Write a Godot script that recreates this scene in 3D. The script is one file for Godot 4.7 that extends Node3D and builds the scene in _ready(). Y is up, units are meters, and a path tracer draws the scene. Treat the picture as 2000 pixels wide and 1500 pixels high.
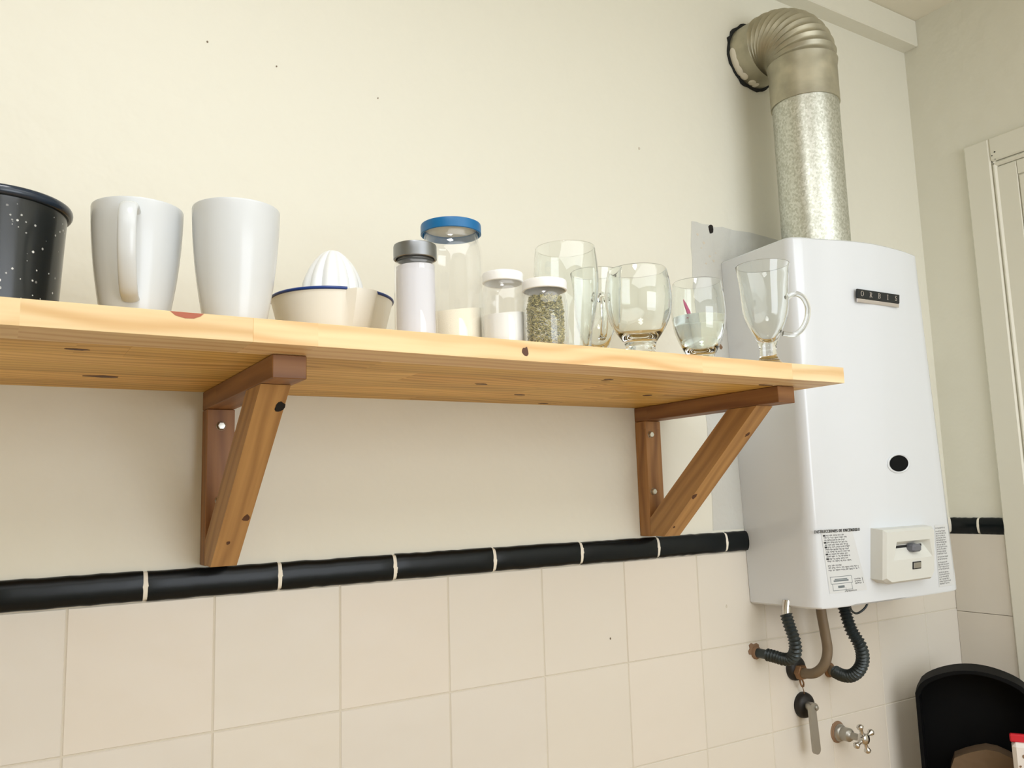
extends Node3D

# ---------------------------------------------------------------- geometry kit
class Geo:
	var p := PackedVector3Array()
	var u := PackedVector2Array()
	var xf := Transform3D()
	func tri(a: Vector3, b: Vector3, c: Vector3, ua := Vector2(), ub := Vector2(), uc := Vector2()) -> void:
		p.append(xf * a); p.append(xf * b); p.append(xf * c)
		u.append(ua); u.append(ub); u.append(uc)
	func quad(a: Vector3, b: Vector3, c: Vector3, d: Vector3, ua := Vector2(), ub := Vector2(), uc := Vector2(), ud := Vector2()) -> void:
		tri(a, b, c, ua, ub, uc)
		tri(a, c, d, ua, uc, ud)
	# a face of a convex body round the local point o, turned outward
	func face(v: Array, o: Vector3, uvk := 0.0, uvo := Vector2()) -> void:
		var n: Vector3 = (v[1] - v[0]).cross(v[2] - v[0])
		if n.dot(v[0] - o) < 0.0:
			v = v.duplicate()
			v.reverse()
			n = -n
		var t: Array = []
		for q in v:
			t.append(flat_uv(q - o, n, uvk, uvo))
		for i in range(1, v.size() - 1):
			tri(v[0], v[i], v[i + 1], t[0], t[i], t[i + 1])
	func flat_uv(q: Vector3, n: Vector3, k: float, o: Vector2) -> Vector2:
		var a := n.abs()
		if a.x > a.y and a.x > a.z:
			return Vector2(q.z, q.y) * k + o
		if a.y > a.z:
			return Vector2(q.x, q.z) * k + o
		return Vector2(q.x, q.y) * k + o
	# chamfered box, grain along local x
	func box(c: Vector3, s: Vector3, b: float, uvk := 1.0, uvo := Vector2()) -> void:
		var h := s * 0.5
		for ax in 3:
			var a1 := (ax + 1) % 3
			var a2 := (ax + 2) % 3
			for sg in [-1.0, 1.0]:
				var f: Array = []
				for k in [[-1, -1], [1, -1], [1, 1], [-1, 1]]:
					var q := Vector3()
					q[ax] = sg * h[ax]
					q[a1] = k[0] * (h[a1] - b)
					q[a2] = k[1] * (h[a2] - b)
					f.append(c + q)
				face(f, c, uvk, uvo)
			if b <= 0.0:
				continue
			for s1 in [-1.0, 1.0]:
				for s2 in [-1.0, 1.0]:
					var e: Array = []
					for k in [[0, -1], [0, 1], [1, 1], [1, -1]]:
						var q := Vector3()
						q[ax] = k[1] * (h[ax] - b)
						q[a1] = s1 * (h[a1] - (b if k[0] == 1 else 0.0))
						q[a2] = s2 * (h[a2] - (0.0 if k[0] == 1 else b))
						e.append(c + q)
					face(e, c, uvk, uvo)
		if b > 0.0:
			for sx in [-1.0, 1.0]:
				for sy in [-1.0, 1.0]:
					for sz in [-1.0, 1.0]:
						face([c + Vector3(sx * h.x, sy * (h.y - b), sz * (h.z - b)), c + Vector3(sx * (h.x - b), sy * h.y, sz * (h.z - b)), c + Vector3(sx * (h.x - b), sy * (h.y - b), sz * h.z)], c, uvk, uvo)
	# profile of (radius, height), outside going up; closes on the axis where radius is 0
	func lathe(prof: Array, seg := 48) -> void:
		var total := 0.0
		for i in range(1, prof.size()):
			total += (prof[i] - prof[i - 1]).length()
		var run := 0.0
		for i in prof.size() - 1:
			var q0: Vector2 = prof[i]
			var q1: Vector2 = prof[i + 1]
			var v0 := run / total
			run += (q1 - q0).length()
			var v1 := run / total
			for k in seg:
				var a0 := TAU * k / seg
				var a1 := TAU * (k + 1) / seg
				var s0 := float(k) / seg
				var s1 := float(k + 1) / seg
				var a := Vector3(cos(a0) * q0.x, q0.y, sin(a0) * q0.x)
				var b := Vector3(cos(a0) * q1.x, q1.y, sin(a0) * q1.x)
				var c := Vector3(cos(a1) * q1.x, q1.y, sin(a1) * q1.x)
				var d := Vector3(cos(a1) * q0.x, q0.y, sin(a1) * q0.x)
				if q1.x > 0.0:
					tri(a, b, c, Vector2(s0, v0), Vector2(s0, v1), Vector2(s1, v1))
				if q0.x > 0.0:
					tri(a, c, d, Vector2(s0, v0), Vector2(s1, v1), Vector2(s1, v0))
	# tube through points with a radius at each, ends closed
	func tube(path: Array, radii: Array, seg := 16, flat_y := 1.0, up0 := Vector3(0, 0, 1)) -> void:
		var n := path.size()
		var rings: Array = []
		var side := Vector3()
		for i in n:
			var t: Vector3 = (path[mini(i + 1, n - 1)] - path[maxi(i - 1, 0)]).normalized()
			if i == 0:
				side = t.cross(up0)
				if side.length() < 0.01:
					side = t.cross(Vector3(0.3, 1, 0))
			side = (side - t * side.dot(t)).normalized()
			var other := t.cross(side)
			var ring: Array = []
			var r: float = radii[i] if i < radii.size() else radii[-1]
			for k in seg:
				var a := TAU * k / seg
				ring.append(path[i] + side * cos(a) * r + other * sin(a) * r * flat_y)
			rings.append(ring)
		for i in n - 1:
			for k in seg:
				var m := (k + 1) % seg
				quad(rings[i][k], rings[i][m], rings[i + 1][m], rings[i + 1][k], Vector2(float(k) / seg, i * 0.1), Vector2(float(k + 1) / seg, i * 0.1), Vector2(float(k + 1) / seg, i * 0.1 + 0.1), Vector2(float(k) / seg, i * 0.1 + 0.1))
		for k in seg:
			var m := (k + 1) % seg
			tri(path[0], rings[0][m], rings[0][k])
			tri(path[n - 1], rings[n - 1][k], rings[n - 1][m])
	# outline (x, y) counter-clockwise, pushed from z0 to z1
	func prism(poly: PackedVector2Array, z0: float, z1: float, uvk := 1.0) -> void:
		if Geometry2D.is_polygon_clockwise(poly):
			poly = poly.duplicate()
			poly.reverse()
		var ix := Geometry2D.triangulate_polygon(poly)
		for i in range(0, ix.size(), 3):
			var q := [poly[ix[i]], poly[ix[i + 1]], poly[ix[i + 2]]]
			if (q[1] - q[0]).cross(q[2] - q[0]) < 0.0:
				q.reverse()
			tri(Vector3(q[0].x, q[0].y, z1), Vector3(q[1].x, q[1].y, z1), Vector3(q[2].x, q[2].y, z1), q[0] * uvk, q[1] * uvk, q[2] * uvk)
			tri(Vector3(q[0].x, q[0].y, z0), Vector3(q[2].x, q[2].y, z0), Vector3(q[1].x, q[1].y, z0), q[0] * uvk, q[2] * uvk, q[1] * uvk)
		for i in poly.size():
			var a := poly[i]
			var b := poly[(i + 1) % poly.size()]
			quad(Vector3(a.x, a.y, z0), Vector3(b.x, b.y, z0), Vector3(b.x, b.y, z1), Vector3(a.x, a.y, z1), a * uvk, b * uvk, b * uvk, a * uvk)
	# normals smoothed across edges flatter than the angle
	func mesh(angle := 32.0) -> ArrayMesh:
		var nf := p.size() / 3
		var fn := PackedVector3Array()
		fn.resize(nf)
		var at := {}
		for i in nf:
			fn[i] = (p[i * 3 + 1] - p[i * 3]).cross(p[i * 3 + 2] - p[i * 3])
			if fn[i].length_squared() < 1e-24:
				continue
			for k in 3:
				var key := Vector3i((p[i * 3 + k] * 100000.0).round())
				if not at.has(key):
					at[key] = PackedInt32Array()
				at[key].append(i)
		var limit := cos(deg_to_rad(angle))
		var n := PackedVector3Array()
		n.resize(p.size())
		for i in nf:
			var own := fn[i].normalized()
			for k in 3:
				var key := Vector3i((p[i * 3 + k] * 100000.0).round())
				var s := Vector3()
				for j in at.get(key, PackedInt32Array()):
					if fn[j].normalized().dot(own) > limit:
						s += fn[j]
				n[i * 3 + k] = s.normalized() if s.length_squared() > 0.0 else Vector3.UP
		var ix := PackedInt32Array()
		for i in nf:
			if fn[i].length_squared() < 1e-24:
				continue
			ix.append(i * 3); ix.append(i * 3 + 2); ix.append(i * 3 + 1)
		var arr := []
		arr.resize(Mesh.ARRAY_MAX)
		arr[Mesh.ARRAY_VERTEX] = p
		arr[Mesh.ARRAY_NORMAL] = n
		arr[Mesh.ARRAY_TEX_UV] = u
		arr[Mesh.ARRAY_INDEX] = ix
		var m := ArrayMesh.new()
		m.add_surface_from_arrays(Mesh.PRIMITIVE_TRIANGLES, arr)
		return m


# ---------------------------------------------------------------- naming kit
func put(called: String, m: Mesh, mt: Material, parent: Node3D = null, where := Vector3.ZERO) -> MeshInstance3D:
	var o := MeshInstance3D.new()
	var under: Node3D = parent if parent else self
	o.name = numbered(called, under)
	o.mesh = m
	o.material_override = mt
	o.position = where
	under.add_child(o, true)
	return o

func numbered(called: String, parent: Node) -> String:
	if not parent.has_node(called):
		return called
	var k := 1
	while parent.has_node("%s_%03d" % [called, k]):
		k += 1
	return "%s_%03d" % [called, k]

func tag(o: Node3D, label: String, category: String, group := "", kind := "") -> Node3D:
	if label:
		o.set_meta("label", label)
	if category:
		o.set_meta("category", category)
	if group:
		o.set_meta("group", group)
	if kind:
		o.set_meta("kind", kind)
	return o

func thing(called: String, label: String, category: String, where := Vector3.ZERO, group := "") -> Node3D:
	var o := Node3D.new()
	o.name = numbered(called, self)
	o.position = where
	add_child(o, true)
	tag(o, label, category, group)
	return o

func struct(called: String, m: Mesh, mt: Material, label := "") -> MeshInstance3D:
	var o := put(called, m, mt)
	o.set_meta("kind", "structure")
	if label:
		o.set_meta("label", label)
	return o

# ---------------------------------------------------------------- materials
func mat(c: Color, rough := 0.6, metal := 0.0, spec := 0.5) -> StandardMaterial3D:
	var m := StandardMaterial3D.new()
	m.albedo_color = c
	m.roughness = rough
	m.metallic = metal
	m.metallic_specular = spec
	return m

func noise_tex(freq: float, seed_: int, octaves := 4, size := 512, ramp: Gradient = null) -> NoiseTexture2D:
	var n := FastNoiseLite.new()
	n.noise_type = FastNoiseLite.TYPE_SIMPLEX_SMOOTH
	n.frequency = freq
	n.seed = seed_
	n.fractal_octaves = octaves
	var t := NoiseTexture2D.new()
	t.width = size
	t.height = size
	t.seamless = true
	t.noise = n
	t.color_ramp = ramp
	return t

func bumpy(m: StandardMaterial3D, t: Texture2D, per_metre: float, cm: float) -> StandardMaterial3D:
	m.uv1_triplanar = true
	m.uv1_world_triplanar = true
	m.uv1_scale = Vector3.ONE * per_metre
	m.heightmap_enabled = true
	m.heightmap_texture = t
	m.heightmap_scale = cm
	return m

func glass(tint := Color(0.985, 0.995, 0.99)) -> StandardMaterial3D:
	var m := mat(Color(tint.r, tint.g, tint.b, 0.0), 0.0)
	m.refraction_enabled = true
	m.refraction_scale = 0.05
	return m

# wood: grain runs along u, a quarter of a metre per unit of u
func wood_tex(seed_: int, light: Color, dark: Color, line: float, w := 1024, h := 512) -> ImageTexture:
	var a := FastNoiseLite.new()
	a.seed = seed_; a.frequency = 0.0035; a.fractal_octaves = 3
	var b := FastNoiseLite.new()
	b.seed = seed_ + 5; b.frequency = 0.02; b.fractal_octaves = 3
	var im := Image.create(w, h, false, Image.FORMAT_RGB8)
	for y in h:
		for x in w:
			var warp := a.get_noise_2d(x * 0.22, y * 1.3) * 34.0
			var g := sin((y + warp) * TAU * line / h) * 0.5 + 0.5
			g = pow(g, 2.0)
			var fine := b.get_noise_2d(x * 0.10, y * 5.0) * 0.5 + 0.5
			var broad := a.get_noise_2d(x * 0.16 + 900.0, y * 2.2) * 0.5 + 0.5
			im.set_pixel(x, y, light.lerp(dark, clampf(g * (0.15 + 0.5 * broad) + fine * 0.35 + broad * 0.4 - 0.25, 0.0, 1.0)))
	return ImageTexture.create_from_image(im)

func wood_mat(t: Texture2D, tint: Color, rough := 0.5) -> StandardMaterial3D:
	var m := mat(tint, rough)
	m.albedo_texture = t
	return m

var M := {}

func make_materials() -> void:
	var orange_peel := noise_tex(0.012, 3, 4)
	var lumps := noise_tex(0.006, 8, 3)
	M.wall = bumpy(mat(Color(0.893, 0.885, 0.828), 0.55), orange_peel, 2.2, 0.13)
	M.wall_plain = mat(Color(0.893, 0.885, 0.828), 0.7)
	M.ceiling = bumpy(mat(Color(0.91, 0.89, 0.82), 0.75), orange_peel, 2.0, 0.12)
	M.grout = bumpy(mat(Color(0.82, 0.79, 0.725), 0.8), orange_peel, 6.0, 0.08)
	M.white_grout = bumpy(mat(Color(0.93, 0.91, 0.85), 0.6), orange_peel, 9.0, 0.08)
	M.tile = []
	for c in [Color(0.86, 0.835, 0.785), Color(0.865, 0.835, 0.783), Color(0.855, 0.832, 0.788), Color(0.868, 0.84, 0.79)]:
		M.tile.append(bumpy(mat(c, 0.38), lumps, 3.0, 0.10))
	M.black_tile = mat(Color(0.035, 0.065, 0.075), 0.26, 0.0, 0.35)
	M.trim = mat(Color(0.895, 0.887, 0.832), 0.45)
	M.floor = mat(Color(0.74, 0.62, 0.48), 0.5)
	M.patch = bumpy(mat(Color(0.80, 0.802, 0.775), 0.75), orange_peel, 4.0, 0.2)
	M.hole = mat(Color(0.10, 0.08, 0.06), 0.9)
	M.rust = mat(Color(0.54, 0.43, 0.33), 0.9)
	M.ring_dark = mat(Color(0.13, 0.14, 0.14), 0.9)
	M.plaster = mat(Color(0.88, 0.86, 0.80), 0.9)
	# woods
	var pine := wood_tex(11, Color(0.95, 0.79, 0.46), Color(0.68, 0.48, 0.17), 28.0)
	M.pine = []
	for c in [Color(1, 1, 1), Color(0.96, 0.95, 0.90), Color(1, 0.98, 0.93), Color(0.94, 0.93, 0.86)]:
		M.pine.append(wood_mat(pine, c, 0.5))
	M.lit_edge_pine = []  # same pine with the washed-out highlight of the front edge in its colour
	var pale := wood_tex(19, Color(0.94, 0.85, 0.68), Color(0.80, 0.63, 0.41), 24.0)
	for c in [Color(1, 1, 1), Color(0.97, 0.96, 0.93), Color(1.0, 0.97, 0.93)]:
		M.lit_edge_pine.append(wood_mat(pale, c, 0.5))
	M.knot = mat(Color(0.33, 0.20, 0.12), 0.6)
	M.red_knot = mat(Color(0.66, 0.36, 0.26), 0.6)
	var hard := wood_tex(27, Color(0.73, 0.56, 0.35), Color(0.50, 0.345, 0.20), 16.0)
	M.hard = []
	for c in [Color(0.97, 0.93, 0.88), Color(0.86, 0.80, 0.77), Color(1.0, 1.0, 0.98)]:
		M.hard.append(wood_mat(hard, c, 0.5))
	M.bolt = mat(Color(0.82, 0.82, 0.78), 0.35, 0.8)
	M.black_hole = mat(Color(0.03, 0.025, 0.02), 0.8)
	# crockery
	M.china = mat(Color(0.81, 0.825, 0.83), 0.2)
	M.plastic_cream = mat(Color(0.93, 0.922, 0.88), 0.35)
	M.plastic_white = mat(Color(0.93, 0.94, 0.94), 0.35)
	M.plastic_blue = mat(Color(0.06, 0.22, 0.50), 0.35)
	M.lid_blue = mat(Color(0.0, 0.40, 0.62), 0.35)
	M.liner = mat(Color(0.80, 0.81, 0.78), 0.5)
	M.lid_white = mat(Color(0.95, 0.95, 0.94), 0.35)
	M.steel = mat(Color(0.55, 0.56, 0.57), 0.34, 1.0)
	M.glass = glass()
	M.thin_glass = mat(Color(0.97, 0.99, 0.98, 0.03), 0.0)
	M.thin_glass.transparency = BaseMaterial3D.TRANSPARENCY_ALPHA
	M.salt = mat(Color(0.83, 0.83, 0.85), 0.85)
	M.powder = mat(Color(0.93, 0.93, 0.915), 0.85)
	M.sugar = bumpy(mat(Color(0.94, 0.91, 0.83), 0.85), noise_tex(0.2, 5, 2, 256), 20.0, 0.03)
	M.pink = mat(Color(0.93, 0.42, 0.62), 0.5)
	M.water = mat(Color(0.97, 0.99, 0.98, 0.0), 0.0)
	M.water.refraction_enabled = true
	M.water.refraction_scale = 0.033
	M.herb = mat(Color(1, 1, 1), 0.9)
	M.herb.vertex_color_use_as_albedo = true
	# heater and pipes
	M.enamel = mat(Color(0.865, 0.885, 0.905), 0.22)
	M.enamel.clearcoat_enabled = true
	M.enamel.clearcoat = 0.5
	M.enamel.clearcoat_roughness = 0.05
	M.ivory = mat(Color(0.84, 0.845, 0.82), 0.4)
	M.grey_plastic = mat(Color(0.42, 0.43, 0.46), 0.45)
	M.ink = mat(Color(0.10, 0.11, 0.12), 0.6)
	M.badge_black = mat(Color(0.02, 0.06, 0.09), 0.3)
	M.silver = mat(Color(0.86, 0.84, 0.84), 0.25, 0.9)
	var g := Gradient.new()
	g.set_color(0, Color(0.73, 0.74, 0.70)); g.set_color(1, Color(0.86, 0.87, 0.85))
	g.set_offset(0, 0.25); g.set_offset(1, 0.75)
	var spangle := FastNoiseLite.new()
	spangle.noise_type = FastNoiseLite.TYPE_CELLULAR
	spangle.cellular_return_type = FastNoiseLite.RETURN_CELL_VALUE
	spangle.frequency = 0.06
	spangle.seed = 4
	spangle.domain_warp_enabled = true
	spangle.domain_warp_amplitude = 20.0
	var st := NoiseTexture2D.new()
	st.width = 512; st.height = 512; st.seamless = true; st.noise = spangle; st.color_ramp = g
	M.galvanised = mat(Color(1.0, 1.0, 0.99), 0.38, 0.85)
	M.galvanised.albedo_texture = st
	M.galvanised.uv1_scale = Vector3(4, 3, 1)
	M.elbow = mat(Color(0.77, 0.75, 0.66), 0.42, 0.6)
	M.elbow.albedo_texture = noise_tex(0.01, 21, 4, 256, ramp2(Color(0.75, 0.75, 0.75), Color(1, 1, 1)))
	M.elbow.uv1_triplanar = true
	M.elbow.uv1_scale = Vector3.ONE * 6.0
	M.hose = mat(Color(0.21, 0.24, 0.245), 0.32, 0.35)
	M.gas_pipe = bumpy(mat(Color(0.47, 0.41, 0.33), 0.5, 0.2), noise_tex(0.02, 31, 3, 256), 8.0, 0.05)
	M.chrome = mat(Color(0.80, 0.79, 0.77), 0.18, 1.0)
	M.dull_metal = mat(Color(0.66, 0.65, 0.62), 0.36, 0.8)
	M.dark_metal = mat(Color(0.16, 0.15, 0.14), 0.5, 0.4)
	M.brass = mat(Color(0.55, 0.42, 0.30), 0.5, 0.6)
	M.black_plastic = mat(Color(0.03, 0.035, 0.04), 0.7, 0.0, 0.25)
	M.kraft = bumpy(mat(Color(0.42, 0.34, 0.25), 0.85), lumps, 6.0, 0.3)
	M.paper = mat(Color(0.92, 0.90, 0.88), 0.6)
	M.red = mat(Color(0.80, 0.12, 0.18), 0.5)
	M.stone = mat(Color(0.78, 0.65, 0.46), 0.5)
	M.cabinet = mat(Color(0.90, 0.89, 0.86), 0.5)

func ramp2(a: Color, b: Color) -> Gradient:
	var g := Gradient.new()
	g.set_color(0, a); g.set_color(1, b)
	return g

func v2s(flat: Array) -> Array:
	var out := []
	for i in range(0, flat.size(), 2):
		out.append(Vector2(flat[i], flat[i + 1]))
	return out

func smooth_prof(pts: Array, per := 4) -> Array:
	var out := []
	for i in pts.size() - 1:
		var a: Vector2 = pts[maxi(i - 1, 0)]
		var b: Vector2 = pts[i]
		var c: Vector2 = pts[i + 1]
		var d: Vector2 = pts[mini(i + 2, pts.size() - 1)]
		for k in per:
			out.append(b.cubic_interpolate(c, a, d, float(k) / per))
	out.append(pts[-1])
	for i in out.size():
		out[i].x = maxf(out[i].x, 0.0)
	return out

func smooth_path(pts: Array, per := 6) -> Array:
	var out := []
	for i in pts.size() - 1:
		var a: Vector3 = pts[maxi(i - 1, 0)]
		var d: Vector3 = pts[mini(i + 2, pts.size() - 1)]
		for k in per:
			out.append((pts[i] as Vector3).cubic_interpolate(pts[i + 1], a, d, float(k) / per))
	out.append(pts[-1])
	return out

func resample(pts: Array, step: float) -> Array:
	var c := Curve3D.new()
	for q in pts:
		c.add_point(q)
	c.bake_interval = 0.001
	var len := c.get_baked_length()
	var n := maxi(2, int(len / step))
	var out := []
	for i in n + 1:
		out.append(c.sample_baked(len * i / n))
	return out

# ---------------------------------------------------------------- the place
const XR := 1.634          # the right wall
const CEIL := 1.127
const FLOOR := -1.36
const BACKZ := 2.6         # the wall behind the camera
const XL := -1.7
const SHELF := 0.258       # top of the shelf
const UNDER := 0.2375
const FRONT := 0.339

func _ready() -> void:
	# camera
	var cam := Camera3D.new()
	cam.name = "camera"
	cam.fov = 49.197
	cam.near = 0.02
	cam.transform = Transform3D(Basis(Vector3(0.85112, -0.02965, 0.52413), Vector3(-0.044103, 0.990836, 0.127669), Vector3(-0.523114, -0.131778, 0.842014)), Vector3(-0.0747, 0.10487, 1.03344))
	add_child(cam)
	cam.current = true
	# air and exposure
	var we := WorldEnvironment.new()
	we.name = "environment"
	var env := Environment.new()
	env.background_mode = Environment.BG_COLOR
	env.background_color = Color(0.75, 0.85, 1.0)
	env.tonemap_mode = Environment.TONE_MAPPER_LINEAR
	env.tonemap_exposure = 0.96
	env.sdfgi_enabled = true
	env.ssao_enabled = true
	env.ssil_enabled = true
	we.environment = env
	add_child(we)
	make_materials()
	lamps()
	room()
	shelf()
	brackets()
	crockery()
	jars()
	glasses()
	heater()
	flue()
	plumbing()
	corner_things()

func area(called: String, where: Vector3, target: Vector3, size: Vector2, energy: float, c: Color) -> void:
	var l := AreaLight3D.new()
	l.name = called
	l.area_size = size
	l.light_energy = energy
	l.light_color = c
	l.shadow_enabled = true
	l.set("area_range", 8.0)
	l.set("area_attenuation", 2.0)
	add_child(l)
	var up := Vector3.UP if absf((target - where).normalized().y) < 0.9 else Vector3.FORWARD
	l.look_at_from_position(where, target, up)

func lamps() -> void:
	# ceiling lamp near the wall, above and a little behind the shelf's left end
	var lw := Color(0.985, 0.99, 1.0)
	var t := thing("ceiling_lamp", "square white ceiling lamp above the shelf, outside the picture", "lamp", Vector3(0.0, CEIL, 0.80))
	var g := Geo.new()
	g.box(Vector3(0, -0.015, 0), Vector3(0.30, 0.03, 0.30), 0.004)
	put("lamp_frame", g.mesh(), M.trim, t)
	g = Geo.new()
	g.box(Vector3(0, -0.034, 0), Vector3(0.27, 0.008, 0.27), 0.002)
	var lit := mat(Color(0.95, 0.95, 0.93), 0.4)
	lit.emission_enabled = true
	lit.emission = lw
	lit.emission_energy_multiplier = 1.0
	put("lamp_diffuser", g.mesh(), lit, t)
	area("ceiling_lamp_light", Vector3(0.0, CEIL - 0.041, 0.80), Vector3(0.0, 0, 0.80), Vector2(0.27, 0.27), 0.46, lw)
	# unseen broad panel further back, added as soft fill light
	t = thing("ceiling_lamp", "broad white panel added on the ceiling for soft fill light, outside the picture", "lamp", Vector3(0.25, CEIL, 1.75))
	g = Geo.new()
	g.box(Vector3(0, -0.015, 0), Vector3(2.4, 0.03, 1.4), 0.004)
	put("lamp_frame", g.mesh(), M.trim, t)
	g = Geo.new()
	g.box(Vector3(0, -0.034, 0), Vector3(2.36, 0.008, 1.36), 0.002)
	put("lamp_diffuser", g.mesh(), lit, t)
	area("ceiling_lamp_light", Vector3(0.25, CEIL - 0.041, 1.75), Vector3(0.25, 0, 1.75), Vector2(2.36, 1.36), 1.2, lw)
	# fill light for under the shelf, just inside an added window
	area("added_fill_light", Vector3(0.85, 0.2, BACKZ - 0.02), Vector3(0.85, 0.2, 0), Vector2(1.4, 1.2), 2.25, Color(0.98, 0.99, 1.0))

func slab(lo: Vector3, hi: Vector3, b := 0.0) -> Mesh:
	var g := Geo.new()
	g.box((lo + hi) * 0.5, hi - lo, b)
	return g.mesh()

func listel(w: float, seed_: int, inset := 0.0, ragged := 0.0005) -> Mesh:
	# bullnose strip along x, 34 mm high, bulging 9 mm off the wall
	var rng := RandomNumberGenerator.new()
	rng.seed = seed_
	var g := Geo.new()
	var nx := 14
	var ny := 8
	var rows := []
	for i in nx + 1:
		var x := -w * 0.5 + w * i / nx
		var edge := minf(x + w * 0.5, w * 0.5 - x)
		var k := 1.0 - 0.10 * clampf(1.0 - edge / 0.004, 0.0, 1.0) * (1.0 if inset == 0.0 else 0.0)
		var top := 0.0335 - inset + rng.randf_range(-ragged, ragged)
		var bot := 0.0005 + inset + rng.randf_range(-ragged, ragged)
		var row := [Vector3(x, bot, -0.004)]
		for j in ny + 1:
			var a := PI * j / ny
			row.append(Vector3(x, lerpf(bot, top, 0.5 - 0.5 * cos(a)), (0.002 + 0.0075 * pow(sin(a), 0.8)) * k - inset))
		row.append(Vector3(x, top, -0.004))
		rows.append(row)
	var xs := [0.0]
	for i in nx:
		for j in ny + 2:
			g.quad(rows[i][j], rows[i + 1][j], rows[i + 1][j + 1], rows[i][j + 1])
	for i in [0, nx]:
		for j in range(1, ny + 2):
			if i == 0:
				g.tri(rows[i][0], rows[i][j], rows[i][j + 1])
			else:
				g.tri(rows[i][0], rows[i][j + 1], rows[i][j])
	return g.mesh(50)

func blob(pts: Array, cx: float, cy: float, seed_: int, r: float, n := 11, squash := 1.0, thick := 0.0006) -> Mesh:
	var rng := RandomNumberGenerator.new()
	rng.seed = seed_
	var poly := PackedVector2Array()
	for i in n:
		var a := TAU * i / n
		var k := r * rng.randf_range(0.7, 1.15)
		poly.append(Vector2(cx + cos(a) * k, cy + sin(a) * k * squash))
	var g := Geo.new()
	g.prism(poly, -0.0005, thick)
	return g.mesh()

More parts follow.
